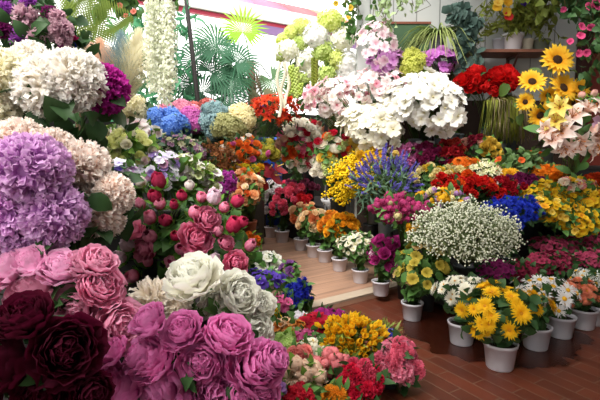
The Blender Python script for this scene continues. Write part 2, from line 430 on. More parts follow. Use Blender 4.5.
# ================================================================== SETTING
def nodes(name):
    m = D.materials.new(name); m.use_nodes = True; return m, m.node_tree.nodes, m.node_tree.links.new, m.node_tree.nodes['Principled BSDF']
def tile_mat():
    m, N, L, b = nodes('terracotta_tiles')
    tc = N.new('ShaderNodeTexCoord'); mp = N.new('ShaderNodeMapping'); L(tc.outputs['Object'], mp.inputs[0]); mp.inputs['Rotation'].default_value = (0, 0, math.radians(-121))
    br = N.new('ShaderNodeTexBrick'); L(mp.outputs[0], br.inputs[0]); br.inputs['Scale'].default_value = 1
    br.inputs['Color1'].default_value = lin('#55281a'); br.inputs['Color2'].default_value = lin('#632f1e'); br.inputs['Mortar'].default_value = lin('#664838')
    br.inputs['Mortar Size'].default_value = .0035; br.inputs['Brick Width'].default_value = .3; br.inputs['Row Height'].default_value = .085; br.inputs['Mortar Smooth'].default_value = .3
    nz = N.new('ShaderNodeTexNoise'); nz.inputs['Scale'].default_value = 6; L(tc.outputs['Object'], nz.inputs[0])
    hs = N.new('ShaderNodeHueSaturation'); L(br.outputs[0], hs.inputs['Color']); mr = N.new('ShaderNodeMapRange'); L(nz.outputs[0], mr.inputs[0]); mr.inputs[3].default_value = .7; mr.inputs[4].default_value = 1.3; L(mr.outputs[0], hs.inputs['Value'])
    # spilt water round the pots: a wet stain with its own edge
    gp = N.new('ShaderNodeVectorMath'); gp.operation = 'DISTANCE'; L(tc.outputs['Object'], gp.inputs[0]); gp.inputs[1].default_value = (1.2, 2.75, 0)
    n2 = N.new('ShaderNodeTexNoise'); n2.inputs['Scale'].default_value = 4; n2.inputs['Detail'].default_value = 6; L(tc.outputs['Object'], n2.inputs[0])
    ad = N.new('ShaderNodeMath'); ad.operation = 'MULTIPLY_ADD'; L(n2.outputs[0], ad.inputs[0]); ad.inputs[1].default_value = .5; L(gp.outputs['Value'], ad.inputs[2])
    wr = N.new('ShaderNodeMapRange'); L(ad.outputs[0], wr.inputs[0]); wr.inputs[1].default_value = .76; wr.inputs[2].default_value = .79; wr.inputs[3].default_value = 1; wr.inputs[4].default_value = 0
    mx = N.new('ShaderNodeMix'); mx.data_type = 'RGBA'; L(wr.outputs[0], mx.inputs[0]); L(hs.outputs[0], mx.inputs[6])
    dk = N.new('ShaderNodeMix'); dk.data_type = 'RGBA'; dk.blend_type = 'MULTIPLY'; dk.inputs[0].default_value = 1; L(hs.outputs[0], dk.inputs[6]); dk.inputs[7].default_value = (.3, .26, .26, 1); L(dk.outputs[2], mx.inputs[7])
    L(mx.outputs[2], b.inputs['Base Color'])
    rr = N.new('ShaderNodeMapRange'); L(wr.outputs[0], rr.inputs[0]); rr.inputs[3].default_value = .42; rr.inputs[4].default_value = .25; L(rr.outputs[0], b.inputs['Roughness'])
    bp = N.new('ShaderNodeBump'); bp.inputs['Strength'].default_value = .3; bp.inputs['Distance'].default_value = .003; bp.invert = True; L(br.outputs['Fac'], bp.inputs['Height']); L(bp.outputs[0], b.inputs['Normal'])
    return m
def plank_mat(name, c1, c2, rot, w=.11, ln=1.6, rough=.45, gap='#3a2c22', scale=(1, 1, 1)):
    m, N, L, b = nodes(name)
    tc = N.new('ShaderNodeTexCoord'); mp = N.new('ShaderNodeMapping'); L(tc.outputs['Object'], mp.inputs[0]); mp.inputs['Rotation'].default_value = rot
    br = N.new('ShaderNodeTexBrick'); L(mp.outputs[0], br.inputs[0]); br.inputs['Scale'].default_value = 1
    br.inputs['Color1'].default_value = lin(c1); br.inputs['Color2'].default_value = lin(c2); br.inputs['Mortar'].default_value = lin(gap)
    br.inputs['Mortar Size'].default_value = .003; br.inputs['Brick Width'].default_value = ln; br.inputs['Row Height'].default_value = w
    m2 = N.new('ShaderNodeMapping'); L(mp.outputs[0], m2.inputs[0]); m2.inputs['Scale'].default_value = (1.5, 28, 28)
    nz = N.new('ShaderNodeTexNoise'); nz.inputs['Scale'].default_value = 1; nz.inputs['Detail'].default_value = 4; L(m2.outputs[0], nz.inputs[0])
    hs = N.new('ShaderNodeHueSaturation'); L(br.outputs[0], hs.inputs['Color']); mr = N.new('ShaderNodeMapRange'); L(nz.outputs[0], mr.inputs[0]); mr.inputs[1].default_value = .3; mr.inputs[2].default_value = .7; mr.inputs[3].default_value = .72; mr.inputs[4].default_value = 1.2; L(mr.outputs[0], hs.inputs['Value'])
    L(hs.outputs[0], b.inputs['Base Color']); b.inputs['Roughness'].default_value = rough
    return m
mb = MB(); mb.prism([(-3.2, -2.5), (3.2, -2.5), (3.2, 7.6), (1.1, 7.6), (-3.2, 4.9)], -.1, 0); struct('floor', mb, tile_mat())
# raised plank floor of the aisle
e0, e1 = G(300, 318, 0), G(402, 291, 0); ed = (e1-e0).normalized(); q0 = e0-ed*2.9; q1 = e0+ed*1.6
mb = MB(); mb.prism([(-3.19, max(q0.y, 2.2)), (q0.x, q0.y), (q1.x, q1.y), (q1.x, 6.9), (-3.19, 5.0)] if q0.x > -3.1 else [(q0.x, q0.y), (q1.x, q1.y), (q1.x, 7.4), (.5, 7.2), (-3.0, 5.0)], .001, .046)
ang = math.atan2(ed.y, ed.x)
struct('floor_2', mb, plank_mat('aisle_planks', '#b08b73', '#a5806a', (0, 0, -ang), .1, 1.8, .4, '#7d6252'))
mb = MB(); nrm = Vector((-ed.y, ed.x, 0))
a, b_ = e0-ed*.9, e0+ed*1.4; i0, i1 = a+nrm*.11, b_+nrm*.11
mb.prism([(a.x, a.y), (b_.x, b_.y), (i1.x, i1.y), (i0.x, i0.y)], .03, .052); o = struct('trim_1', mb, plain('#b9a894', .35, .1, 20)); bevel(o, .004)
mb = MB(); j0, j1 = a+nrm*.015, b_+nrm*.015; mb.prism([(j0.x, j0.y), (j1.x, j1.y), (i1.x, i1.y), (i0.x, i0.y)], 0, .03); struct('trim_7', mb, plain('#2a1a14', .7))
WALLW = plank_mat('white_boards', '#c9cdc6', '#bfc3bd', (0, PI/2, 0), .24, 5, .6, '#8b8f8c')
mb = MB(); mb.box(.55, 3.2, 4.42, 4.54, 0, 3.5)
def board_wall_mat():
    m, N, L, b = nodes('painted_boards')
    tc = N.new('ShaderNodeTexCoord'); sp = N.new('ShaderNodeSeparateXYZ'); L(tc.outputs['Object'], sp.inputs[0])
    mo = N.new('ShaderNodeMath'); mo.operation = 'FRACT'; dv = N.new('ShaderNodeMath'); dv.operation = 'DIVIDE'; L(sp.outputs[0], dv.inputs[0]); dv.inputs[1].default_value = .22; L(dv.outputs[0], mo.inputs[0])
    lt = N.new('ShaderNodeMath'); lt.operation = 'LESS_THAN'; L(mo.outputs[0], lt.inputs[0]); lt.inputs[1].default_value = .05
    nz = N.new('ShaderNodeTexNoise'); nz.inputs['Scale'].default_value = 3; L(tc.outputs['Object'], nz.inputs[0])
    c = N.new('ShaderNodeMix'); c.data_type = 'RGBA'; L(nz.outputs[0], c.inputs[0]); c.inputs[6].default_value = lin('#a4a8a6'); c.inputs[7].default_value = lin('#b9bcb8')
    k = N.new('ShaderNodeMix'); k.data_type = 'RGBA'; L(lt.outputs[0], k.inputs[0]); L(c.outputs[2], k.inputs[6]); k.inputs[7].default_value = lin('#7c7f7c'); L(k.outputs[2], b.inputs['Base Color'])
    bp = N.new('ShaderNodeBump'); bp.invert = True; bp.inputs['Distance'].default_value = .01; L(lt.outputs[0], bp.inputs['Height']); L(bp.outputs[0], b.inputs['Normal']); b.inputs['Roughness'].default_value = .6
    return m
struct('wall_back', mb, board_wall_mat())
WP = plain('#b9b4ac', .7, .08, 3)
mb = MB(); mb.box(3.2, 3.3, -2.5, 4.54, 0, 3.5); struct('wall_right', mb, plain('#4a4440', .8, .1, 3))
mb = MB(); mb.box(0, 3.3, -2.6, -2.5, 0, 3.5); struct('wall_front_shade', mb, plain('#57524e', .8))  # unseen half wall behind the camera, added to dim the right front
mb = MB(); mb.box(-3.3, -3.2, -2.5, 4.88, 0, 3.6); struct('wall_left', mb, WP)
mb = MB(); mb.box(1.1, 1.2, 4.54, 7.9, 0, 3.5); struct('wall_side', mb, WP)
# window wall, running parallel to the plank step: sill, header beam, stripes and the bright street beyond
WO, WU = Vector((-1.47, 6.0, 0)), Vector((1.56, 1.0, 0)).normalized(); WN = Vector((-WU.y, WU.x, 0))
def wpoly(u0, u1, n0, n1):
    return [tuple((WO+WU*u+WN*n).xy) for u, n in ((u0, n0), (u1, n0), (u1, n1), (u0, n1))]
U0, U1 = -2.05, 3.02
mb = MB(); mb.prism(wpoly(U0, U1, .02, .12), 0, 1.72); struct('wall_window', mb, plain('#1b1a16', .9, .15, 4))
mb = MB(); mb.prism(wpoly(U0, U1, 0, .14), 3.0, 3.2); bevel(struct('trim_2', mb, plain('#d2d0cc', .5)), .01)
mb = MB(); mb.prism(wpoly(U0, U1, .03, .1), 2.95, 3.0); struct('trim_3', mb, plain('#b02a48', .5))
mb = MB(); mb.prism(wpoly(1.0, U1, .03, .1), 2.84, 2.95); struct('trim_4', mb, plain('#8a6c9c', .6))
mb = MB(); mb.prism([(-3.3, -2.6), (3.3, -2.6), (3.3, .9), (-.75, .9), (-.75, -.9), (-3.3, -.9)], 3.5, 3.6); struct('ceiling_shade', mb, plain('#8c8680', .8))  # out of view; outline cut to shade the tiles and front pots
mb = MB(); mb.box(.95, 3.3, 2.5, 4.54, 3.5, 3.6); struct('ceiling_shade_2', mb, plain('#8c8680', .8))  # unseen ceiling patch, sized to shade the plants on the wall shelf
mb = MB(); mb.box(.56, 3.19, 4.385, 4.42, 0, 1.62); bevel(struct('trim_6', mb, plain('#3a2a22', .7, .2, 8)), .004)
# red door post and panel at the right end of the boarded wall
c0 = P(583, 90, 4.38)
mb = MB(); mb.box(c0.x-.06, c0.x+.04, 4.33, 4.42, 0, 2.35); bevel(struct('trim_5', mb, plain('#3a1714', .5, .2, 10)), .006)
mb = MB(); mb.box(c0.x+.04, 3.19, 4.36, 4.42, 0, 2.3)
bevel(struct('door_1', mb, plain('#6a2a22', .5, .15, 6)), .006)
# outside
mb = MB(); mb.prism([(-14, -2), (-3.4, 5.0), (1.4, 8.1), (14, 15), (14, 32), (-14, 32)], -.12, -.02); struct('floor_3', mb, plain('#d8d6d2', .8))

# awning and pole
def awning():
    t = thing('awning', 'pink and peach striped fabric awning stretched above the window opening', 'awning', WO+WU*.5+WN*.2+Vector((0, 0, 3.22)))
    t.rotation_euler = (0, 0, math.atan2(WU.y, WU.x))
    cols = ['#d8785e', '#de8a70', '#d08098', '#a890c4', '#b890c0', '#d07890', '#d86a70', '#dc8a7a']
    for i, cc in enumerate(cols):
        mb = MB(); x0 = -2.45+i*.63; n = 6
        V = []; F = []
        for dz in (0, .012):
            for j in range(n+1):
                u = j/n
                for k in (0, 1): V.append((x0+.622*k, u*1.3, -.02+.95*u-.35*u*u+.25*math.sin(PI*u)*0+dz))
        m_ = 2*(n+1)
        for j in range(n):
            F += [(2*j, 2*j+1, 2*j+3, 2*j+2), (m_+2*j, m_+2*j+2, m_+2*j+3, m_+2*j+1), (2*j, 2*j+2, m_+2*j+2, m_+2*j), (2*j+1, m_+2*j+1, m_+2*j+3, 2*j+3)]
        F += [(0, m_, m_+1, 1), (2*n, 2*n+1, m_+2*n+1, m_+2*n)]
        mb.add(V, F); link('fabric_panel', mb.mesh('panel', petal(cc, cc, trans=.22, var=.02)), t)
    mb = MB(); mb.tube([(-2.45, 1.3, .59), (2.55, 1.3, .59)], .025, 8); link('front_rail', mb.mesh('rail', WHITE), t)
awning()
pa, pb = P(184, -20, 5.2), P(199, 112, 5.1); g = pb+(pb-pa).normalized()*((pb.z-.05)/((pa-pb).normalized().z))
pa = pa+(pa-pb)*.35
t = thing('support_pole', 'dark slanting wooden pole standing beside the white hanging blossom', 'pole', (g.x, g.y, .046))
mb = MB(); b0 = np.array(t.location); mb.tube([np.array((g.x, g.y, .046))-b0, np.array(pb)-b0, np.array(pa)-b0], .03, 10, .022); link('shaft', mb.mesh('shaft', plain('#1a1110', .7, .25, 30)), t)
mb = MB(); mb.lathe([(.03, .0), (.03, .05), (.024, .06)], 12); link('foot', mb.mesh('foot', DARKP), t)

# ------------------------------------------------------------------ staging
def stand(name, label, steps, mat=None):
    xs = [p for st in steps for p in st[0]]
    t = thing(name, label, 'display stand', (sum(p[0] for p in xs)/len(xs), sum(p[1] for p in xs)/len(xs), 0)); L0 = t.location
    mat = mat or plain('#1d1816', .7, .3, 9)
    for poly, z0, z1 in steps:
        pl = [(x-L0.x, y-L0.y) for x, y in poly]
        cx = sum(p[0] for p in pl)/len(pl); cy = sum(p[1] for p in pl)/len(pl)
        ins = [(x+(cx-x)*.02, y+(cy-y)*.03) for x, y in pl]
        mb = MB(); mb.prism(ins, z0, z1-.03); link('riser', mb.mesh('riser', plain('#151211', .8, .2, 9), False), t)
        mb = MB(); mb.prism(pl, z1-.03, z1); o = link('shelf', mb.mesh('shelf', mat, False), t); bevel(o, .004)
    return t
def rect(x0, x1, y0, y1): return [(x0, y0), (x1, y0), (x1, y1), (x0, y1)]
stand('display_stand', 'dark stepped staging at the left under the big peonies', [
    (rect(-1.7, -.02, .85, 1.25), 0, .2), (rect(-1.9, -.12, 1.26, 1.6), 0, .38), (rect(-2.1, -.3, 1.61, 2.0), 0, .55), (rect(-2.4, -.55, 2.01, 2.5), 0, .85)])
stand('display_stand', 'dark stepped staging at the far left under the hydrangea row', [
    (rect(-2.5, -.42, 2.6, 3.2), .047, .5), (rect(-2.8, -.38, 3.21, 3.75), .047, .46), (rect(-2.8, -.5, 3.76, 4.2), .047, .7), (rect(-2.6, -.62, 4.21, 4.85), .047, 1.08)])
F1 = [(.68, 4.38), (.8, 3.5), (1.02, 2.98), (1.2, 2.84), (1.6, 2.98), (2.2, 3.25), (3.15, 3.4)]
F2 = [(.74, 4.38), (.93, 3.55), (1.15, 3.22), (1.6, 3.3), (3.15, 3.6)]
F3 = [(.9, 4.38), (1.05, 3.85), (1.4, 3.75), (3.15, 3.92)]
stand('display_stand', 'dark stepped staging at the right packed with cut flowers', [
    (F1+[(3.15, 4.38)], 0.047, .16), (F2+[(3.15, 4.38)], .16, .42), (F3+[(3.15, 4.38)], .42, .7), (rect(1.0, 3.15, 4.05, 4.38), .7, 1.0)])
stand('display_stand', 'dark low staging behind the far row of white pots', [
    ([(-.6, 6.6), (-.1, 5.62), (.22, 5.05), (.44, 4.5), (.52, 4.5), (.52, 6.6)], .047, .2), ([(-.42, 6.6), (.06, 5.62), (.34, 5.08), (.52, 4.7), (.52, 6.6)], .2, .5)])

# ================================================================== LEFT, NEAR
q = petal
BK = ('bucket', .07, .2, DARKP)
bouquet('peony_bunch', 'deep burgundy double peonies in the dark bottom left corner', 'flowers', (30, 345, 1.05), (45, 38), .2,
    [('bigpeony', q('#5c0f2c', '#33081a', var=.1), .07)], 0, ('dk', 40, .06), BK, off=(0, 0), face=(.1, -.8, .7),
    explicit=[(24, 318, 29), (66, 350, 34), (8, 362, 30), (40, 392, 28), (-18, 335, 26), (92, 392, 20), (-15, 395, 28)])
bouquet('peony_bunch', 'soft rose pink peonies massed above the burgundy ones', 'flowers', (70, 290, 1.3), (60, 36), .38,
    [('bigpeony', q('#fdbcd6', '#ee88b0', pw=.8), .07), ('bigpeony', q('#f6c4e0', '#e498c4', pw=.8), .06)], 0, ('dk', 40, .06), BK, off=(-.02, .12), face=(.15, -.75, .75),
    explicit=[(34, 289, 27), (62, 268, 21, 0, 1), (77, 308, 22), (101, 286, 23), (98, 262, 19), (118, 326, 26), (10, 268, 20, 0, 1), (82, 266, 17), (48, 330, 20), (-14, 285, 22), (30, 262, 18, 0, 1)])
bouquet('peony_bunch', 'orchid magenta peonies at the bottom just right of the pink ones', 'flowers', (205, 355, 1.22), (75, 42), .2,
    [('bigpeony', q('#e48cc2', '#bc4a94', pw=.8), .07)], 0, ('dk', 16, .06), BK, off=(-.05, .02), face=(.1, -.75, .75),
    explicit=[(149, 321, 20), (154, 358, 26), (183, 331, 21), (203, 360, 27), (228, 335, 25), (255, 368, 28), (272, 360, 19), (162, 388, 27), (124, 388, 24), (140, 356, 20), (214, 390, 24), (262, 392, 20), (108, 384, 22), (243, 395, 22), (182, 400, 22), (112, 352, 16)])
bouquet('peony_bunch', 'creamy white peonies above the orchid magenta ones', 'flowers', (225, 300, 1.5), (48, 36), .38,
    [('bigpeony', q('#fffff6', '#fcf6da', trans=.4, var=.03), .07), ('shag', q('#faf3e8', '#efe2cc', var=.03), .06)], 0, ('md', 46, .06), BK, off=(-.12, 0), face=(.15, -.65, .8),
    explicit=[(193, 277, 27, 1.42), (238, 296, 24), (219, 306, 21), (252, 330, 22), (152, 299, 24, 1.5, 1), (222, 332, 20, 0), (178, 306, 18, 0, 1), (260, 305, 16, 1.55)])
bouquet('mophead_bunch', 'giant lilac purple ruffled blooms at the left edge', 'flowers', (32, 195, 1.4), (62, 55), .38,
    [('mop', q('#f2c8f0', '#c878d0'), .1)], 0, ('dk', 30, .09, .35), BK, off=(0, .1), face=(.2, -.85, .5),
    explicit=[(31, 169, 40), (8, 216, 38), (54, 215, 34), (-25, 180, 38), (26, 243, 26)])
bouquet('mophead_bunch', 'giant pale peach ruffled blooms right of the lilac ones', 'flowers', (92, 192, 1.6), (48, 46), .38,
    [('mop', q('#fff6ee', '#fdd8c4', var=.05), .1)], 0, ('dk', 40, .09, .35), BK, off=(-.05, -.04), face=(.3, -.8, .5),
    explicit=[(80, 168, 31), (95, 211, 33), (113, 194, 22), (50, 152, 26), (20, 142, 26), (62, 200, 30)])
bouquet('mophead_bunch', 'giant ivory white ruffled blooms with one magenta bloom above the lilac ones', 'flowers', (55, 90, 1.75), (70, 45), .55,
    [('mop', q('#fffdf8', '#fbeed6', var=.03), .1), ('mop', q('#c02f9d', '#85136c', var=.05), .1), ('mop', q('#fffbe6', '#f8f0c4', var=.03), .1)], 0, ('dk', 60, .1, .42), BK, off=(-.1, .12), face=(.2, -.85, .5), lo=.6,
    explicit=[(50, 86, 35), (74, 80, 32), (8, 76, 28, 0, 2), (-4, 112, 24, 0, 2), (105, 89, 25, 1.85, 1), (30, 60, 20, 1.85), (-30, 90, 28)])
# large leaves under the ivory blooms
bouquet('chrysanthemum_bunch', 'dusty pink roses and violet chrysanthemums in dark leaves at top left', 'flowers', (32, 28, 2.25), (50, 42), .85,
    [('carn', q('#e2bcc8', '#b07c98'), .06), ('shag', q('#b45fc4', '#7d2f96'), .05), ('shag', q('#9b2a7c', '#651552'), .04)], 0, ('dk', 120, .085, .36), BK, off=(-.1, .1), face=(.2, -1, .25), rad=.4,
    explicit=[(27, 18, 14), (40, 37, 12), (61, 30, 12), (57, 18, 9), (24, 40, 13, 0, 1), (38, 43, 8, 0, 1), (28, 2, 9, 0, 1), (50, 14, 9, 0, 2), (63, 50, 6, 0, 2), (6, 10, 9, 0, 1), (64, 40, 8), (3, 30, 9, 0, 2)])
bouquet('anemone_bunch', 'small magenta, blue and red blooms in leaves beside the top of the ivory blooms', 'flowers', (72, 45, 2.3), (14, 16), .85,
    [('anem', q('#a9225e', '#7a1240'), .03), ('anem', q('#2c3fae', '#1b2470'), .025), ('anem', q('#d2382c', '#a01f18'), .02)], 0, ('dk', 30, .09), BK, off=(0, .08), face=(.3, -.9, .4),
    explicit=[(66, 50, 6), (71, 46, 4.5, 0, 1), (76, 53, 3.5, 0, 2), (74, 38, 4)])
# peony bush
pk = q('#f6a4c0', '#c02460', pw=1.6); rd = q('#d8406c', '#98143c', pw=1.6); whp = q('#f8e2ec', '#e8b8d0'); wh = q('#f5ede8', '#e9d8d0')
bouquet('peony_bush', 'leafy bush of half open pink peonies and buds in the left middle', 'flowers', (182, 224, 2.02), (76, 58), .55,
    [('bud', pk, .03), ('bud', rd, .03), ('bud', whp, .03), ('peony', q('#f49cbc', '#cc2c66'), .05), ('bud', wh, .03)], 0, (leafm('#527a3a', '#38602c'), 340, .095, .3), ('bucket', .1, .2, DARKP), ed=1.87, off=(-.08, -.04), face=(.1, -.6, .8), lo=.35,
    explicit=[(159, 182, 11.0, 0, 1), (141, 183, 7.7, 0, 4), (150, 218, 9.4), (125, 219, 8.8), (195, 213, 9.4), (134, 232, 12.1, 0, 3), (150, 237, 11.0), (197, 238, 17.6, 0, 3), (207, 219, 13.2, 0, 3),
              (233, 226, 12.1, 0, 1), (202, 198, 7.7), (214, 198, 11.0, 0, 2), (237, 202, 8.8, 0, 1), (155, 197, 9.9, 0, 1), (236, 263, 13.2, 0, 3), (214, 260, 9.9, 0, 2), (145, 248, 13.2, 0, 3), (133, 276, 9.9), (181, 249, 9.9), (128, 246, 9.9, 0, 2),
              (182, 196, 7.7, 0, 1), (170, 262, 8.8, 0, 0), (226, 243, 8.8, 0, 3), (120, 258, 9.9, 0, 2), (250, 246, 8.8, 0, 0), (166, 221, 8.8, 0, 1), (224, 208, 7.5, 0, 0), (188, 258, 8, 0, 3), (206, 245, 8, 0, 0), (160, 204, 8, 0, 0), (174, 205, 7, 0, 1), (140, 205, 8, 0, 0), (218, 232, 8, 0, 0), (242, 222, 8, 0, 1), (148, 262, 8, 0, 0), (175, 236, 8, 0, 1), (190, 186, 7, 0, 4)])
mb = MB()
# ================================================================== LEFT, MIDDLE
sm = ('bucket', .06, .16, DARKP)
bouquet('freesia_bunch', 'pale yellow and lime freesias between ivory blooms and blue hydrangea', 'flowers', (128, 152, 2.75), (30, 22), .5,
    [('rose', q('#f8f8bc', '#dce27c'), .036, 3), ('rose', q('#f7f2e0', '#e8dfb0'), .03, 2), ('pansy', q('#f7dfe6', '#e8b8c8'), .03)], 46, ('lt', 60, .08), sm, off=(.0, .12), face=(.1, -.7, .7))
bouquet('freesia_bunch', 'white and pale pink freesias beside the cream hydrangea', 'flowers', (134, 133, 3.0), (24, 12), .5,
    [('pansy', q('#fbf6f4', '#f0dede'), .04), ('rose', q('#f5e2e4', '#e8c0c8'), .035)], 26, ('lt', 26, .07), sm, off=(0, .05), face=(.1, -.7, .7))
bouquet('iris_bunch', 'white and lavender blooms behind the pale peach ones', 'flowers', (118, 176, 2.3), (20, 13), .85,
    [('pansy', q('#f4f2fa', '#c9bfe6'), .035, 2), ('pansy', q('#8c78d8', '#5c46b0'), .03, 1), ('small', q('#c9a2c9', '#a878b0'), .03, 1)], 26, ('md', 30, .08), ('bucket', .05, .1, DARKP), off=(-.1, .1), face=(.2, -.7, .7))
bouquet('lisianthus_bunch', 'white and lilac lisianthus above the peony bush', 'flowers', (158, 172, 2.75), (26, 18), .5,
    [('pansy', q('#f7f4fb', '#ded2ee'), .04, 2), ('small', q('#b69ad6', '#8f70bd'), .03, 1), ('small', q('#c48fae', '#9a6488'), .03, 1)], 34, ('md', 50, .08), sm, off=(0, .12), face=(.1, -.7, .7))
bouquet('statice_bunch', 'dusty mauve statice under the blue hydrangea', 'flowers', (178, 152, 3.4), (26, 16), .46,
    [('small', q('#b389a6', '#8c6080'), .022, 3), ('star', q('#e9e2d2', '#cfc8a8'), .03, 2), ('small', q('#d8d9a6', '#b6b874'), .025, 1)], 80, ('gr', 70, .06), sm, off=(-.05, .08), face=(.1, -.7, .7))
bouquet('dried_grass_bunch', 'rust brown dried filler beneath the grey hydrangea', 'flowers', (213, 163, 3.6), (24, 20), .46,
    [('spiky', q('#8f5a34', '#5f3820'), .035), ('small', q('#a5683c', '#6f4526'), .02)], 95, (leafm('#7a5a32', '#59401f'), 60, .06, .2), sm, off=(0, .05), face=(.1, -.7, .7))
bouquet('rose_bunch', 'small orange, pink and white roses beneath the olive hydrangea', 'flowers', (241, 154, 4.0), (22, 18), .7,
    [('rose', q('#f08a3c', '#d85a18'), .036, 3), ('rose', q('#d86aa0', '#b03a78'), .032, 1.4), ('rose', q('#f6ece2', '#e6d2bc'), .032, 1.4), ('ball', q('#e8682c', '#c04414'), .028, 1)], 46, ('dk', 70, .06), sm, off=(-.12, .05), face=(.2, -.8, .6))
bouquet('hydrangea_bunch', 'faded olive and lime hydrangea beneath the orange blooms', 'flowers', (265, 153, 4.4), (11, 11), 1.08,
    [('hyd', q('#b4a83c', '#7d7a28'), .07)], 6, ('dk', 18, .07), ('bucket', .05, .1, DARKP), off=(-.2, .1), face=(.2, -.8, .6))
bouquet('marigold_bunch', 'golden yellow marigolds below the small orange roses', 'flowers', (242, 174, 3.7), (22, 8), .46,
    [('carn', q('#e8a81c', '#b8780c'), .035, 2), ('carn', q('#c8b428', '#93881a'), .035, 1)], 26, ('dk', 30, .06), sm, off=(-.15, .03), face=(.1, -.7, .7))
bouquet('spray_rose_bunch', 'white and pale pink spray flowers above the magenta stocks', 'flowers', (205, 182, 3.0), (15, 15), .5,
    [('small', q('#faf6f4', '#ecd8de'), .035, 3), ('carn', q('#e6eab4', '#b9c46a'), .03, 1)], 42, ('lt', 40, .07), sm, off=(0, .05), face=(.1, -.7, .7))
bouquet('stock_bunch', 'bright magenta stocks left of the peach spray roses', 'flowers', (228, 188, 3.35), (10, 16), .46,
    [('carn', q('#d45cc4', '#a02a92'), .026)], 40, ('md', 20, .06), sm, off=(-.05, .05), face=(.1, -.7, .7))
bouquet('spray_rose_bunch', 'peach and cream spray roses in a red brown pot on the left', 'flowers', (245, 193, 3.4), (17, 22), .46,
    [('rose', q('#fbcf9f', '#ef9e6a'), .036, 3), ('rose', q('#fbeed6', '#eed6ae'), .036, 2), ('rose', q('#f28c4c', '#d8601f'), .03, 1)], 46, ('md', 50, .06), ('pot', .068, .125, TERRA), base=(G(250, 238, .46).x-.02, G(250, 238, .46).y+.09, .46), face=(.15, -.75, .65))
bouquet('anthurium_bunch', 'dark red glossy anthuriums behind the peach spray roses', 'flowers', (256, 174, 4.3), (20, 14), .2,
    [('spathe', q('#a0353f', '#6d1c28', trans=.1, rough=.25), .075), ('spathe', q('#c83a3c', '#96201f', trans=.1, rough=.25), .075)], 0, ('dk', 16, .1, .4), ('bucket', .08, .25, DARKP), base=(-.55, 4.98, .046), face=(.2, -.7, .7),
    explicit=[(268, 170, 11), (279, 168, 8), (258, 178, 9, 0, 1), (247, 178, 9, 0, 1), (262, 186, 8, 0, 1), (276, 177, 8)])

bouquet('stock_bunch', 'pale lime and white snapdragons just left of the white spray flowers', 'flowers', (188, 170, 2.9), (15, 13), .5,
    [('small', q('#eaf0c0', '#bccb78'), .026, 3), ('small', q('#fbf6f4', '#ece0d8'), .026, 2)], 60, ('lt', 50, .08), sm, off=(0, .1), face=(.1, -.7, .7))
bouquet('aster_bunch', 'small white and violet asters above the lisianthus', 'flowers', (150, 160, 3.1), (18, 10), .5,
    [('daisy', q('#f6f2fa', '#dcd2ec'), .03, 2), ('small', q('#e4e8a0', '#b8c060'), .025, 2), ('small', q('#8a74cc', '#5c48a0'), .024, 1)], 60, ('md', 40, .06), sm, off=(0, .05), face=(.1, -.7, .7))
bouquet('heather_bunch', 'mauve heather between the dusty statice and the rust brown filler', 'flowers', (196, 155, 3.55), (13, 14), .46,
    [('small', q('#c090a8', '#8f6078'), .018, 3), ('small', q('#a86a58', '#74443a'), .018, 2)], 80, ('dk', 50, .05), sm, off=(0, .1), face=(.1, -.7, .7))
bouquet('daisy_bunch', 'little white and lemon daisies in leaves under the cream hydrangea', 'flowers', (114, 140, 3.2), (14, 12), .46,
    [('daisy', q('#fbf8f0', '#e8e2c0'), .034, 2), ('small', q('#f0f0a8', '#ccd068'), .028, 2)], 40, ('lt', 40, .07), sm, off=(0, .05), face=(.1, -.7, .7))
# hydrangea row
HYR = [('cream white hydrangea at the left end of the hydrangea row', '#fdf5d8', '#e9dfa6', (130, 109, 4.2), (15, 13), 6),
    ('vivid blue hydrangea in the hydrangea row by the window', '#86b0f0', '#4a7cd4', (166, 127, 4.25), (22, 13), 9),
    ('light pink hydrangea behind the blue one', '#f8b8ce', '#e2809f', (178, 114, 4.6), (19, 9), 8),
    ('magenta pink hydrangea right of the light pink one', '#e082c6', '#b84ca0', (193, 123, 4.4), (10, 12), 5),
    ('grey teal hydrangea in the middle of the hydrangea row', '#a4c0c2', '#6c8c92', (214, 123, 4.4), (15, 13), 8),
    ('olive green hydrangea beside the grey teal one', '#c6c48e', '#94925a', (227, 127, 4.3), (13, 10), 6),
    ('pale cream hydrangea at the right end of the hydrangea row', '#f6ecc4', '#ddcf92', (242, 119, 4.45), (13, 11), 7),
    ('coral hydrangea tucked behind the grey teal one', '#e2867e', '#b9524e', (208, 112, 4.75), (13, 5), 5)]
for lb, c1, c2, hd, r, n in HYR:
    s = .094
    bouquet('hydrangea_bunch', lb, 'flowers', hd, r, 1.08, [('hyd', q(c1, c2, var=.14), s)], n, ('dk', 24, .11, .4), ('bucket', .06, .14, DARKP), group=None, off=(0, max(.0, 4.3-hd[2])), face=(.1, -.75, .65), inner=.55, cover=1.6)

# feathery plumes
t = thing('plume_bunch', 'peach, blue grey and straw feathery plumes left of the window', 'dried plumes', P(112, 105, 2.9).xyz)
t.location.z = .5; b = t.location
t['label'] = 'peach, blue grey and straw feathery plumes left of the window'
pot(t, .05, .2, DARKP, 'bucket')
for (x0, y0, x1, y1, col) in [(118, 105, 101, 46, '#f0ccb0'), (118, 108, 121, 40, '#9ab4ba'), (122, 108, 138, 38, '#f4eed2'), (120, 106, 133, 48, '#ece4bc'), (114, 106, 92, 50, '#f6dcc6')]:
    a_, b2 = P(x0, y0, 2.9), P(x1, y1, 2.9); dv = b2-a_
    bloom(t, 'plume', q(col, col, trans=.5, var=.03), a_, dv, dv.length/2.0, b)
stems_mesh('stems', t, b, (b.x, b.y, b.z+.18), [P(118, 108, 2.9)+Vector((random.uniform(-.02, .02), 0, 0)) for _ in range(6)], STEM, .004)
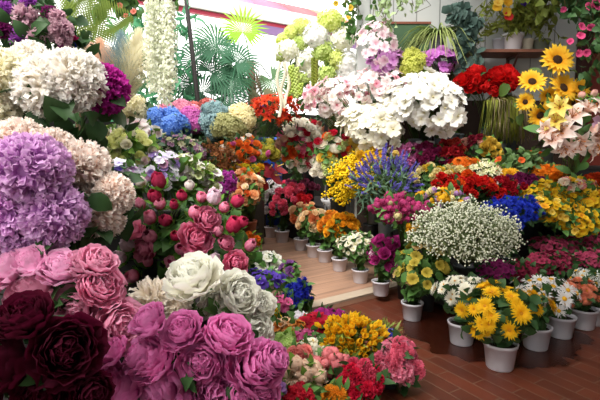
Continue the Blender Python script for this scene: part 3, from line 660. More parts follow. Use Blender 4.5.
# ================================================================== WINDOW ZONE PLANTS
def rib_leaflet_frond(mb, base, d, L, droop, nl=26, ll=.22, w=.018):
    d = Vector(d).normalized(); side = d.cross(Vector((0, 0, 1))).normalized()*.45+d.cross(Vector((0, 1, 0))).normalized()*.85; pts = []
    for i in range(nl+1):
        s = i/nl; pts.append(Vector(base)+d*L*s+Vector((0, 0, -droop*L*s*s)))
    mb.tube([tuple(p) for p in pts[::4]+[pts[-1]]], .006, 3, .002)
    for i in range(2, nl+1):
        s = i/nl; l = ll*math.sin(PI*min(1, s*.8+.2))**.7
        for sg in (-1, 1):
            dd = (side*sg+d*.7+Vector((0, 0, -.25))).normalized(); e = pts[i]+dd*l; n = dd.cross(Vector((.1, 1, .1))).normalized()*w*.5; mid = pts[i]+dd*l*.5
            mb.add([pts[i], mid-n, mid+n, e], [(0, 1, 3, 2)], [(.5, 0), (0, .5), (1, .5), (.5, 1)])
def fan_frond(mb, c, nrm, up, R, n=26, span=5.0, w=.017):
    nrm = Vector(nrm).normalized(); up = Vector(up); up = (up-nrm*up.dot(nrm)).normalized(); sd = nrm.cross(up)
    for i in range(n):
        a = -span/2+span*i/(n-1); d = up*math.cos(a)+sd*math.sin(a); L = R*(.8+.2*math.cos(a))*random.uniform(.92, 1.05)
        t_ = d.cross(nrm); mid = Vector(c)+d*L*.55+nrm*.02; e = Vector(c)+d*L+Vector((0, 0, -.12*L)); p0 = Vector(c)
        mb.add([p0, mid-t_*w, mid+nrm*w*.5, mid+t_*w, e], [(0, 1, 2), (0, 2, 3), (1, 4, 2), (2, 4, 3)], [(.5, 0), (0, .5), (.5, .5), (1, .5), (.5, 1)])
def pot_plain(t, r, h, m): pot(t, r, h, m, 'pot'); soil(t, r*.88, h*.84)
# fan palm with a fibrous trunk
c = P(256, 85, 6.1); t = thing('fan_palm', 'fan palm with shaggy brown trunk and one bright lime frond by the window', 'palm', (c.x, c.y, .046)); B0 = Vector(t.location)
pot_plain(t, .2, .35, TERRA)
mb = MB(); top = P(250, 62, 6.1)-B0
mb.tube([(0, 0, .2), (0, 0, 1.2), tuple(top)], .07, 10, .055); link('trunk', mb.mesh('trunk', plain('#6f5a48', .9, .4, 30, bump=1)), t)
mb = MB()
for i in range(170):
    s = random.uniform(.35, 1); p = np.array(top)*s+np.array([0, 0, .2*(1-s)]); a = random.uniform(0, 6.28); l = random.uniform(.12, .32)
    dd = np.array([math.cos(a), math.sin(a), 0]); mb.tube([p, p+dd*.1+np.array([0, 0, .03]), p+dd*(.1+l*.35)-np.array([0, 0, l])], .006, 3, .003)
link('trunk_fibres', mb.mesh('fibres', leafm('#8d7660', '#6b5644')), t)
for (px, py, R, col, nr, up, dd) in [(243, 32, .42, '#93c832', (.1, -1, .2), (0, 0, 1), 6.0), (217, 44, .5, '#2f6238', (.3, -.8, .5), (-.8, 0, .6), 5.9), (232, 68, .42, '#2c5a38', (-.2, -.9, .4), (-.5, 0, -.8), 6.0), (272, 80, .42, '#5c7f56', (.2, -.9, .3), (.6, 0, -.8), 6.2), (240, 78, .4, '#305f3a', (0, -.8, .5), (-.9, 0, -.4), 5.9), (262, 98, .36, '#7c7a58', (.1, -.9, .4), (.2, 0, -1), 6.0)]:
    mb = MB(); cc = P(px, py, dd)-B0; fan_frond(mb, cc, nr, up, R); mb.tube([tuple(top), tuple((top+cc)/2+Vector((0, 0, .08))), tuple(cc)], .008, 4)
    link('frond', mb.mesh('frond', leafm(col, col)), t)
c = P(205, 85, 5.45); t = thing('fan_palm', 'dark green fan palm spreading beside the slanting pole', 'palm', (c.x, c.y, .046)); B0 = Vector(t.location)
pot_plain(t, .18, .32, TERRA)
for (px, py, R, nr, up) in [(203, 92, .42, (0, -.8, .5), (-.4, 0, .9)), (222, 96, .38, (.1, -.8, .6), (1, 0, .1)), (197, 60, .4, (-.1, -.9, .4), (-.6, 0, .8)), (212, 72, .4, (.2, -.8, .5), (.6, 0, .7)), (200, 104, .34, (0, -.7, .7), (-1, 0, 0)), (236, 62, .38, (.2, -.8, .4), (.5, 0, .8)), (190, 84, .36, (-.1, -.9, .4), (-.9, 0, .2)), (216, 52, .42, (.2, -.8, .6), (-.2, 0, 1)), (226, 80, .36, (.1, -.9, .4), (.8, 0, -.5))]:
    mb = MB(); cc = P(px, py, 5.45)-B0; fan_frond(mb, cc, nr, up, R, 26, 4.8, .015); mb.tube([(0, 0, .28), tuple(cc*.6+Vector((0, 0, .1))), tuple(cc)], .008, 4)
    link('frond', mb.mesh('frond', leafm('#35684a', '#2c563c')), t)
# reeds in a tall vase
c = P(228, 105, 5.4); t = thing('reed_bunch', 'thin upright green reeds behind the cream hydrangea', 'reeds', (c.x, c.y, .046)); pot(t, .07, 1.1, GREYP, 'bucket'); mb = MB()
for i in range(10): a = random.uniform(-.12, .12); mb.tube([(a*.3, 0, 1.0), (a, random.uniform(-.05, .05), 1.55+random.uniform(0, .4))], .008, 4, .004)
link('reeds', mb.mesh('reeds', leafm('#8fb09a', '#6d9478')), t)
# bamboo screen
def bamboo(label, pxs, d, col):
    c = P(sum(pxs)/len(pxs), 110, d); t = thing('bamboo_plant', label, 'plant', (c.x, c.y, .046)); pot_plain(t, .2, .35, TERRA)
    mb = MB(); st = MB()
    for px in pxs:
        tp = P(px, random.uniform(8, 30), d)-Vector(t.location); bt = Vector((random.uniform(-.08, .08), random.uniform(-.05, .05), .3)); st.tube([tuple(bt), tuple((bt+tp)/2), tuple(tp)], .011, 5, .006)
        for i in range(150):
            s = random.uniform(.3, 1.02); p = bt.lerp(tp, s)+Vector((random.gauss(0, .11), random.gauss(0, .11), 0)); a = random.uniform(0, 6.28)
            add_leaf(mb, p, (math.cos(a), math.sin(a), random.uniform(-.3, .4)), random.uniform(.1, .19), .13, 'p', (40, 110), 3, 4)
    link('canes', st.mesh('canes', leafm('#7c9a58', '#5f7d45')), t); link('leaves', mb.mesh('leaves', leafm(col, col)), t)
bamboo('airy bamboo plant between the plumes and the white hanging blossom', [124, 140, 152], 4.9, '#4f9268')
bamboo('airy bamboo plant behind the white hanging blossom', [166, 178], 5.2, '#4c8a64')
# feather palm at top left
c = P(78, 20, 3.6); t = thing('feather_palm', 'arching feather palm behind the violet blooms at top left', 'palm', (-1.9, 3.95, .7)); B0 = Vector(t.location)
pot_plain(t, .14, .22, TERRA); cr = P(72, 42, 3.9)-B0
mb = MB(); mb.tube([(0, 0, .15), tuple(cr*.6), tuple(cr)], .03, 8, .02); link('trunk', mb.mesh('trunk', plain('#6a5540', .9, .3, 20)), t)
for (dx, dz, L, dr) in [(1, .75, .55, .25), (.8, 1.4, .5, .25), (1, .1, .5, .4), (-.3, 1.2, .6, .3), (.45, -.3, .5, .5), (-1, .7, .6, .4), (.2, 1.5, .6, .2)]:
    mb = MB(); rib_leaflet_frond(mb, cr, (dx, random.uniform(-.4, .3), dz), L*1.15, dr); link('frond', mb.mesh('frond', leafm('#8a9e48', '#6d8440')), t)
c = P(85, 55, 3.1)
bouquet('fern_bunch', 'dark drooping fern leaves left of the plumes', 'plant', (82, 55, 3.0), (20, 22), .5, [('small', q('#5f7a48', '#46603a'), .02)], 0, (leafm('#44623c', '#33502f'), 150, .16, .12), ('bucket', .07, .16, DARKP), off=(0, .1), explicit=[], face=(.2, -.5, .8), stems=False)
# leafy garlands along the top
def garland(label, cx, cy, d, rx, rz, n, lf, col, blooms=(), hang=False, group=None):
    c = P(cx, cy, d); t = thing('hanging_garland', label, 'hanging plant', (c.x, c.y, c.z), group); mb = MB(); sc = d/FPX
    vm = MB(); k = max(3, int(n/22)); r = rx*sc
    for i in range(k):
        x = random.uniform(-r, r); y = random.uniform(-.12, .12); L = rz*sc*random.uniform(.7, 2.0); pts = [(x, y, rz*sc)]
        for s in (.33, .66, 1): pts.append((x+random.gauss(0, .03), y+random.gauss(0, .03), rz*sc-L*s))
        vm.tube(pts, .003, 3)
        for j in range(int(n/k)):
            s = random.uniform(0, 1); p = Vector(pts[0]).lerp(Vector(pts[-1]), s)+Vector((random.gauss(0, .035), random.gauss(0, .035), 0)); a = random.uniform(0, 6.28)
            add_leaf(mb, p, (math.cos(a), math.sin(a)-.3, random.uniform(-.9, .3)), lf*random.uniform(.7, 1.2), .36, 'p', (30, 80), 3, 4)
    vm.tube([(0, 0, rz*sc*.9), (0, 0, 3.5-c.z)], .004, 4)       # hook line up to the roof
    link('vines', vm.mesh('vines', leafm('#6a5a38', '#54482e')), t); link('leaves', mb.mesh('leaves', LV[col] if col in LV else leafm(col)), t)
    for (px, py, r_, kd, m) in blooms:
        bloom(t, kd, m, P(px, py, d-.12), (random.uniform(-.3, .3), -1, random.uniform(-.2, .4)), r_*sc, t.location)
    return t
hp = q('#e0568a', '#b02a60')
garland('dark leafy garland hanging along the very top left corner', 40, -8, 2.5, 40, 9, 110, .08, 'dk')
garland('leafy garland with small coral flowers hanging left of the white blossom', 132, 8, 4.1, 24, 10, 90, .1, 'md', [(120, 6, 3, 'small', q('#e58c78', '#c05c4c')), (134, 12, 3, 'small', q('#e58c78', '#c05c4c')), (126, 16, 2.5, 'small', q('#d8786a', '#b04c40'))])
garland('small green garland hanging above the white blossom strands', 162, 2, 3.35, 14, 8, 40, .08, 'md')
# white wisteria strands
t = thing('wisteria_hanging', 'white wisteria blossom strands hanging down left of the slanting pole', 'hanging flowers', P(158, 4, 3.3)); B0 = t.location
for i in range(26):
    px = random.uniform(147, 174); x = P(px, random.uniform(-6, 6), random.uniform(3.2, 3.42)); L = random.uniform(.45, .66) if random.random() < .7 else random.uniform(.25, .45)
    if px > 152 and px < 170: L += .06
    mb = MB(); mb.tube([(0, 0, .02), (0, 0, -L)], .003, 3)
    for j in range(int(L*190)):
        s = j/(L*190); a = j*2.4; p = np.array([math.cos(a)*.016, math.sin(a)*.016, -L*s])
        V, F, U = pgrid(.034, .016, 60, 120, .2, .002, 'r', 3, 3); mb.add(V @ basis((math.cos(a), math.sin(a), .2), random.uniform(0, 6)).T+p, F, U)
    link('blossom_strand', mb.mesh('strand', q('#fdfdf2', '#e9efcf', trans=.4, var=.04)), t, x-B0)
mb = MB(); c = P(158, -3, 3.3)-B0
mb.tube([(c.x, 0, c.z), (c.x, 0, 3.5-B0.z)], .005, 5); mb.tube([(-.13, 0, .03), (.13, 0, .03)], .012, 6); link('hook', mb.mesh('hook', plain('#5b4634', .8)), t)

# ================================================================== CENTRE, BACK
bouquet('flame_lily_bunch', 'spiky vermilion orange blooms right of the hydrangea row', 'flowers', (275, 113, 4.9), (28, 17), .05,
    [('star', q('#f4602a', '#c8331c', var=.15), .075), ('spiky', q('#ef5a2c', '#b52a1c'), .06), ('star', q('#d83424', '#9a1c18'), .06)], 66, ('dk', 80, .09, .2), ('bucket', .09, .9, GREYP), base=(-.5, 5.3, .046), face=(.1, -.7, .7))
bouquet('statice_bunch', 'tiny violet blue statice poking up behind the vermilion blooms', 'flowers', (268, 106, 5.5), (7, 4), .05, [('small', q('#5b50c0', '#3c3390'), .03)], 12, ('dk', 10, .06), ('bucket', .07, .8, DARKP), base=(-.5, 5.75, .046), face=(0, -.7, .7))
c = P(266, 141, 5.9); t = thing('blue_bucket', 'bright blue plastic bucket glimpsed under the vermilion blooms', 'bucket', (c.x+.05, 6.0, .047)); pot(t, .17, 1.28, plain('#2b62d8', .35), 'bucket')
# white and lime hydrangea arrangement on a tall pedestal
t = thing('pedestal', 'slim dark metal pedestal under the white and lime hydrangea arrangement', 'pedestal', (P(322, 100, 4.75).x+.05, 4.85, .2)); PB = Vector(t.location)
mb = MB(); mb.lathe([(.14, 0), (.14, .02), (.02, .04), (.018, 1.35), (.03, 1.37), (.12, 1.4), (.12, 1.42)], 20); link('column', mb.mesh('column', plain('#2a2624', .5)), t)
wm = q('#fffff8', '#f4f4dc', trans=.4, var=.04); gm = q('#dcea9c', '#aec65c', var=.1); ym = q('#ecf2a4', '#ccd968', var=.06)
t = bouquet('hydrangea_arrangement', 'big white and lime hydrangea arrangement with trailing strands in the centre', 'flowers', (318, 60, 4.6), (36, 38), .05,
    [('hyd', wm, .12), ('hyd', gm, .1), ('hyd', ym, .1), ('hyd', q('#ffffff', '#fafaf4', trans=.45, var=.02), .12)], 0, ('md', 60, .09, .35), ('vase', .11, .24, plain('#b9b2a6', .5)), base=(PB.x, PB.y, 1.62), face=(0, -.8, .5),
    explicit=[(331, 22, 13.8, 0, 2), (315, 37, 14.9, 0, 3), (342, 39, 13.2, 0, 0), (288, 50, 13.2, 0, 0), (303, 62, 11.0, 0, 0), (323, 51, 12.1, 0, 1), (337, 60, 11.0, 0, 2), (302, 27, 9.9, 0, 2), (300, 43, 8.8, 0, 1), (327, 75, 11.0, 0, 1), (304, 80, 7.7, 0, 1), (349, 66, 14.3, 0, 3), (283, 40, 7.7, 0, 2), (292, 32, 7.7, 0, 2), (351, 76, 11.0, 0, 3), (312, 72, 8.8, 0, 0), (281, 56, 6.6, 0, 1)])
for (px, y0, y1, col, m) in [(313, 58, 90, '#7d8a2c', 0), (316, 60, 92, '#8d9638', 0), (291, 66, 96, '#b7cc62', 1), (296, 68, 98, '#c4d676', 1), (300, 84, 96, '#b0c65a', 1)]:
    a_, b2 = P(px, y0, 4.3), P(px-1, y1, 4.3); L = (b2-a_).length; mb = MB(); mb.tube([(0, 0, 0), (0, 0, -L)], .004, 3)
    for j in range(int(L*240)): an = j*2.4; s = j/(L*240); rr = .02 if m == 0 else .035; mb.ball((math.cos(an)*rr*.6, math.sin(an)*rr*.6, -L*s), .012 if m == 0 else .016, 5, 3)
    link('trailing_strand', mb.mesh('strand', leafm(col, col)), t, a_-Vector(t.location))
for px, L in [(283, .42), (279, .5), (287, .38)]:
    mb = MB(); V = []; n = 10
    for j in range(n+1):
        s = j/n; x = .02*math.sin(s*7+px); V += [(x-.014, .01*math.sin(s*9), -L*s), (x+.014, -.01*math.sin(s*9), -L*s)]
    V = V+[(x_, y_+.003, z_) for x_, y_, z_ in V]; m_ = 2*(n+1)
    mb.add(V, [(2*j, 2*j+1, 2*j+3, 2*j+2) for j in range(n)]+[(m_+2*j, m_+2*j+2, m_+2*j+3, m_+2*j+1) for j in range(n)]+[(2*j, 2*j+2, m_+2*j+2, m_+2*j) for j in range(n)]+[(2*j+1, m_+2*j+1, m_+2*j+3, 2*j+3) for j in range(n)])
    link('ribbon', mb.mesh('ribbon', q('#f3ecd6', '#f3ecd6', trans=.4)), t, P(px, 62, 4.25)-Vector(t.location))
# roses
ws, rs_, ps, os_, chs = q('#fffaf0', '#f6efd6', var=.05), q('#d82a48', '#a81830'), q('#f894b6', '#e0648e'), q('#f8823c', '#e05c24'), q('#fcdcc4', '#f4b898')
bouquet('rose_bunch', 'mixed white, red, pink and orange roses in the middle at the back', 'flowers', (291, 145, 5.1), (28, 24), .2,
    [('rose', ws, .06), ('rose', rs_, .055), ('rose', ps, .06), ('rose', os_, .06), ('rose', chs, .055)], 0, ('md', 120, .075, .4), ('bucket', .1, .5, DARKP), base=(-.04, 5.7, .2), face=(0, -.85, .5),
    explicit=[(292, 127, 5.7), (300, 124, 6.3), (310, 128, 6.9), (291, 134, 6.9), (301, 134, 5.7, 0, 0), (316, 136, 6.3), (303, 141, 6.9, 0, 2), (306, 133, 5.2, 0, 1), (296, 138, 5.7, 0, 1), (310, 146, 6.9, 0, 1), (318, 140, 5.7, 0, 1), (289, 146, 6.9, 0, 3), (294, 153, 6.9, 0, 3), (284, 139, 5.7, 0, 4), (279, 143, 5.7, 0, 4),
              (283, 151, 6.3, 0, 4), (302, 149, 5.7, 0, 2), (313, 162, 8.0), (303, 166, 7.5), (308, 156, 5.7, 0, 1), (318, 151, 5.7, 0, 1), (299, 156, 5.2, 0, 1), (280, 134, 4.6, 0, 2), (287, 129, 4.6), (276, 150, 5.2, 0, 2), (286, 158, 5, 0, 3), (290, 140, 5, 0, 1), (298, 148, 5, 0, 4), (307, 140, 5, 0, 0), (312, 152, 5, 0, 2), (316, 146, 5, 0, 0), (296, 162, 5, 0, 4), (290, 164, 5, 0, 0), (308, 164, 5, 0, 1), (284, 145, 5, 0, 2), (320, 158, 5, 0, 4), (299, 128, 5, 0, 2)])
bouquet('rose_bunch', 'white, cream, lime and yellow roses right of the mixed roses', 'flowers', (334, 152, 4.2), (23, 24), .2,
    [('rose', ws, .06), ('carn', q('#e8f0b0', '#c8d878'), .05), ('rose', q('#fde06c', '#f0bc3c'), .055), ('rose', os_, .05), ('rose', rs_, .05)], 0, ('md', 120, .07, .4), ('bucket', .09, .45, DARKP), base=(.4, 4.62, .2), face=(0, -.85, .5),
    explicit=[(335, 149, 9.2), (323, 145, 6.3, 0, 0), (333, 162, 6.3, 0, 1), (326, 166, 5.7, 0, 1), (341, 164, 5.2, 0, 1), (321, 158, 5.7, 0, 2), (344, 155, 5.2, 0, 4), (340, 146, 4.6, 0, 3), (350, 142, 5.7, 0, 2), (356, 146, 5.2, 0, 2), (348, 149, 5.2, 0, 3), (329, 138, 5.7, 0, 1), (352, 152, 4.6, 0, 3), (345, 138, 5.2, 0, 4), (333, 133, 5.2, 0, 4), (360, 152, 5.2, 0, 1), (318, 166, 5.7, 0, 0), (328, 172, 5.7, 0, 1), (345, 143, 4.6, 0, 1), (314, 172, 5.2, 0, 0), (337, 140, 5, 0, 0), (330, 154, 5, 0, 2), (342, 148, 5, 0, 1), (350, 158, 5, 0, 0), (338, 170, 5, 0, 1), (318, 142, 5, 0, 4), (326, 136, 5, 0, 3), (346, 168, 5, 0, 2), (322, 174, 5, 0, 0), (355, 140, 5, 0, 0), (334, 156, 4.5, 0, 3)])
bouquet('rose_bunch', 'muted peach and red roses beneath the pink flecked orchid sprays', 'flowers', (335, 124, 5.3), (22, 12), .5,
    [('rose', q('#e0aa94', '#c07c66'), .05, 2), ('rose', rs_, .045, 1.4), ('rose', q('#efe2d2', '#d8c4ac'), .05, 1.2), ('rose', q('#c86a38', '#9c441c'), .045, 1)], 24, ('dk', 50, .09), ('bucket', .07, .35, DARKP), base=(.42, 5.75, .5), face=(0, -.85, .5))
bouquet('rose_bunch', 'small white and cream roses at the top of the mixed roses', 'flowers', (303, 128, 5.3), (20, 9), .2,
    [('rose', ws, .06, 3), ('carn', q('#f2ead0', '#d8cc98'), .05, 1), ('rose', rs_, .05, 1)], 24, ('md', 40, .08), ('bucket', .08, .5, DARKP), base=(.12, 5.85, .5), face=(0, -.85, .5))
bouquet('freesia_bunch', 'lemon yellow and lime freesias above the mimosa', 'flowers', (362, 164, 4.15), (16, 14), .16,
    [('carn', q('#f2d86a', '#d0b030'), .04, 2), ('carn', q('#e4ecae', '#b8c870'), .04, 2), ('rose', q('#f07838', '#cc4c18'), .036, 1), ('rose', rs_, .036, 1)], 34, ('md', 40, .07), ('bucket', .07, .3, DARKP), base=(.66, 4.18, .16), face=(0, -.8, .6))
# orchid sprays
def spray(name, label, cat, head, r, sup, kinds, n, ns, base, container=('bucket', .07, .25, GREYP), face=(0, -.7, .7), leaf=None, cover=1.75, inner=.78):
    return bouquet(name, label, cat, head, r, sup, kinds, n, leaf, container, base=base, face=face, cover=cover, inner=inner, jit=.35)
spray('orchid_spray', 'white orchid sprays flecked with deep pink, left of the plain white mass', 'flowers', (350, 97, 4.12), (42, 20), .7,
    [('orchid', q('#fcf4f2', '#d2486c', pw=.35, var=.04), .04, 4), ('orchid', q('#f3c2cc', '#b8305c', pw=.5), .036, 2), ('orchid', q('#fcf7f0', '#ecdccc', var=.04), .042, 3)], 99, 10, (.68, 4.12, .47), ('bucket', .06, .5, GREYP))
spray('orchid_spray', 'white and raspberry speckled orchid sprays above the plain white mass', 'flowers', (386, 86, 4.15), (36, 18), 1.0,
    [('orchid', q('#fcf2f2', '#cc3c62', pw=.35, var=.04), .038, 4), ('orchid', q('#f0b4c2', '#b83058', pw=.5), .034, 2), ('orchid', q('#fdf8f6', '#efdcdc', var=.04), .04, 2)], 99, 10, (1.08, 4.2, 1.0))
spray('orchid_spray', 'plain white orchid mass on the left above the lavender', 'flowers', (372, 128, 3.95), (30, 22), .7,
    [('orchid', q('#f6f3e6', '#dcd29c', pw=.45, trans=.3, var=.06), .056)], 98, 10, (1.0, 4.12, .7), ('bucket', .08, .3, DARKP), cover=1.8)
spray('orchid_spray', 'plain white orchid mass on the right in a white rimmed pot', 'flowers', (426, 105, 3.85), (40, 27), 1.0,
    [('orchid', q('#f4f3f0', '#d8cfa4', pw=.45, trans=.3, var=.06), .06)], 99, 10, (P(425, 142, 4.15).x, 4.19, 1.0), ('pot', .1, P(425, 141, 4.15).z-1.0, WHITE), cover=1.9)
spray('orchid_spray', 'white orchids with pale pink lips near the boarded wall', 'flowers', (378, 48, 4.1), (20, 22), 1.0,
    [('orchid', q('#fdf4f4', '#e8b8c8', var=.04), .05)], 30, 8, (1.2, 4.3, 1.0), ('bucket', .05, .3, GREYP))
spray('orchid_spray', 'lilac pink orchids between the pale orchids and lime hydrangea', 'flowers', (386, 62, 4.1), (20, 12), 1.0,
    [('orchid', q('#d9a6d8', '#b668b4'), .045)], 34, 8, (1.3, 4.24, 1.0), ('bucket', .05, .3, GREYP))
bouquet('hydrangea_bunch', 'yellow lime hydrangea between the lilac and purple orchids', 'flowers', (413, 68, 4.05), (15, 11), 1.0, [('hyd', q('#dfe07c', '#aab23c', var=.08), .085)], 7, ('lt', 24, .09), ('bucket', .06, .3, GREYP), base=(1.42, 4.22, 1.0), face=(0, -.8, .6))
spray('orchid_spray', 'purple pink orchid spray beside the lime hydrangea', 'flowers', (436, 64, 4.05), (18, 14), 1.0,
    [('orchid', q('#d488d4', '#a84ea8'), .045)], 44, 8, (1.5, 4.3, 1.0), ('bucket', .05, .3, GREYP))
spray('orchid_spray', 'white orchid sprays with deep pink hearts just above the mixed roses', 'flowers', (326, 104, 4.5), (22, 11), .2,
    [('orchid', q('#fcf4f2', '#d2486c', pw=.35, var=.04), .042, 4), ('orchid', q('#fcf7f0', '#ecdccc', var=.04), .044, 3)], 60, 8, (.47, 4.62, .2), ('bucket', .06, .7, GREYP))
spray('orchid_spray', 'plain white orchid sprays between the two larger plain white masses', 'flowers', (400, 112, 3.95), (24, 18), 1.0,
    [('orchid', q('#f2f0ea', '#d8cfa4', pw=.45, trans=.3, var=.06), .05)], 70, 10, (1.3, 4.14, 1.0))
# anemones
rdm = q('#e01f1f', '#960c10', var=.1)
for lb, hx, hy, n, bx in [('red double anemones left of the other red bunch, below the shelf', 470, 84, 9, 1.72), ('red double anemones on the right, next to the sunflowers', 500, 82, 9, 1.95)]:
    bouquet('anemone_bunch', lb, 'flowers', (hx, hy, 4.0), (14, 13), 1.0, [('anem', rdm, .062), ('peony', rdm, .066)], n+5, ('dk', 16, .07), ('bucket', .06, .35, GREYP), base=(bx, 4.2, 1.0), face=(0, -.8, .6))
c = P(503, 105, 3.95); t = thing('hanging_grass', 'bundle of long drooping olive and straw grass below the red anemones', 'grass', (c.x, 4.02, .7)); B0 = Vector(t.location)
pot(t, .07, .5, GREYP, 'bucket'); zt = P(503, 98, 3.95).z-.7
for nm, col, x0, x1, nn in [('olive_strands', '#8f963c', -.2, .16, 100), ('straw_strands', '#b6a680', -.14, .27, 60)]:
    mb = MB()
    for i in range(nn):
        x = random.uniform(x0, x1); y = random.uniform(-.16, -.04); L = random.uniform(.24, .4)
        mb.tube([(x*.25, .0, zt-.25), (x*.45, -.02, zt+random.uniform(-.02, .04)), (x*.85, y, zt-.03), (x+random.gauss(0, .02), y-.02, zt-L)], .008, 3, .004)
    link(nm, mb.mesh(nm, leafm(col, col)), t)
# sunflowers
sn = q('#ffdc48', '#f8b41c', var=.06, trans=.4)
bouquet('sunflower_bunch', 'tall bright yellow sunflowers at the upper right', 'flowers', (549, 92, 3.55), (34, 32), .7,
    [('sun', sn, .08)], 0, (leafm('#5f7a38', '#48602c'), 14, .12, .4), ('bucket', .09, .45, plain('#59635e', .35)), base=(P(545, 160, 3.95).x, 4.0, .7), face=(-.1, -1, .12), jit=.15, rad=.25,
    explicit=[(557, 60, 16.5), (532, 82, 14, 0), (563, 88, 16), (580, 88, 11), (525, 102, 9.5), (540, 115, 13, 0), (554, 107, 11), (573, 103, 9, 3.6), (548, 95, 9, 3.65)])
# lilies
lw, ly = q('#fff8f2', '#f4c4b0', var=.04), q('#f3e48c', '#e0c84a', var=.05)
bouquet('lily_bunch', 'pale pink and white lilies below the sunflowers at the right edge', 'flowers', (578, 125, 3.0), (34, 28), .42,
    [('lily', lw, .1), ('lily', ly, .09), ('bud', q('#f0b8b0', '#cfc89a'), .03), ('orchid', q('#d9b8d8', '#b890c0'), .05)], 0, ('md', 30, .13, .22), ('bucket', .08, .4, plain('#878c90', .25)), base=(P(580, 175, 3.5).x, 3.62, .42), face=(-.1, -.9, .2), jit=.3,
    explicit=[(562, 132, 15), (577, 140, 15), (590, 128, 15), (572, 118, 14), (585, 112, 14), (556, 122, 12, 0, 1), (560, 108, 12, 0, 1), (596, 142, 13), (600, 110, 13), (552, 140, 10), (582, 96, 5, 0, 2), (594, 94, 5, 0, 2), (598, 126, 9, 0, 3), (570, 148, 11), (604, 120, 13), (588, 150, 12), (548, 130, 11), (566, 146, 12), (594, 136, 13), (568, 128, 13)])
# ================================================================== SHELF AND WALL
s0, s1 = P(432, 51, 4.2), P(548, 51, 4.2)
t = thing('plank_shelf', 'reddish wooden wall shelf carrying plant pots on the boarded wall', 'shelf', ((s0.x+s1.x)/2, 4.26, s0.z)); SZ = s0.z; w2 = (s1.x-s0.x)/2
mb = MB(); mb.box(-w2, w2, -.14, .119, -.028, 0); bevel(link('board', mb.mesh('board', plain('#8a5a48', .5, .2, 10), False), t), .003)
for px in (452, 511):
    x = P(px, 60, 4.3).x-t.location.x; mb = MB(); mb.box(x-.012, x+.012, .095, .119, -.3, -.028); mb.box(x-.012, x+.012, -.12, .1, -.05, -.028)
    mb.tube([(x, .1, -.26), (x, -.09, -.045)], .01, 5); link('bracket', mb.mesh('bracket', plain('#54332a', .6), False), t)
def shelf_pot(label, px, r, h, mat, name='plant_pot', cat='pot', y=4.28):
    c = P(px, 50, y); t = thing(name, label, cat, (c.x, y, SZ)); pot(t, r, h, mat); soil(t, r*.88, h*.84); return t
shelf_pot('small grey pot left of the white pot on the wall shelf', 499, .06, .13, plain('#9a9ea6', .5), y=4.3)
t = shelf_pot('white shelf pot with trailing willow and yellow blossoms', 512, .095, .165, plain('#d9d8dc', .45), 'potted_willow', 'plant', y=4.27)
B0 = Vector(t.location); mb = MB(); lm = MB()
for i in range(46):
    a = random.uniform(-.5, .5); h = random.uniform(.25, .52); e = Vector((a*.75, random.uniform(-.22, .05), h-abs(a)*.25-random.uniform(0, .14)))
    top_ = Vector((a*.45, random.uniform(-.12, .03), h)); pts = [(0, 0, .14), tuple(top_*.6+Vector((0, 0, .1))), tuple(top_), tuple(e)]; mb.tube(pts, .003, 3)
    for j in range(20):
        s = random.uniform(0, 1); p = top_.lerp(e, s) if random.random() < .6 else Vector((0, 0, .14)).lerp(top_, s); add_leaf(lm, p, (random.uniform(-1, 1), random.uniform(-1, .3), random.uniform(-1, .3)), random.uniform(.05, .09), .16, 'p', (30, 80), 3, 3)
link('stems', mb.mesh('stems', leafm('#8a8a40', '#6c6c34')), t); link('leaves', lm.mesh('leaves', leafm('#8f9840', '#6c7a34')), t)
for px, py, m in [(506, 13, '#f0c23a'), (496, 8, '#f0c23a'), (507, 3, '#e8b430'), (508, 17, '#d83a3a'), (524, 3, '#5a3ac0'), (498, 3, '#f0d060')]: bloom(t, 'small', q(m, m), P(px, py, 4.1), (0, -1, .2), .045, B0)
shelf_pot('cream carton shaped pot right of the white pot on the wall shelf', 527, .055, .13, plain('#c8c4b0', .6), y=4.31)
t = shelf_pot('long olive grey planter at the right end of the wall shelf', 541, .075, .12, plain('#6f7668', .6), 'planter', 'pot', y=4.3)
t = shelf_pot('striped green spider fern in a grey pot at the left of the wall shelf', 438, .07, .13, plain('#7d828a', .5), 'potted_fern', 'plant', y=4.2)
t.location.x = P(438, 45, 4.2).x; t.location.y = 4.2
lm = MB()
for i in range(190):
    a = random.uniform(0, 6.28); L = random.uniform(.2, .38); el = random.uniform(.4, 1.15)
    d0 = Vector((math.cos(a)-.45, math.sin(a)*.22-.25, 0)).normalized(); pts = [Vector((0, 0, .13))+d0*L*s*1.05+Vector((0, 0, L*(el*s-1.35*s*s))) for s in (0, .25, .5, .75, 1)]
    V = []; sd = d0.cross(Vector((0, 0, 1)))
    for k, p in enumerate(pts): w = .009*(1-(k/4)**2*.95); V += [p-sd*w, p+Vector((0, 0, -.004)), p+sd*w]
    lm.add(V, [(3*k+j, 3*k+j+1, 3*k+j+4, 3*k+j+3) for k in range(4) for j in range(2)], [(j/2, k/4) for k in range(5) for j in range(3)])
link('leaves', lm.mesh('leaves', leafm('#a3ad6a', '#6f8a4c')), t)
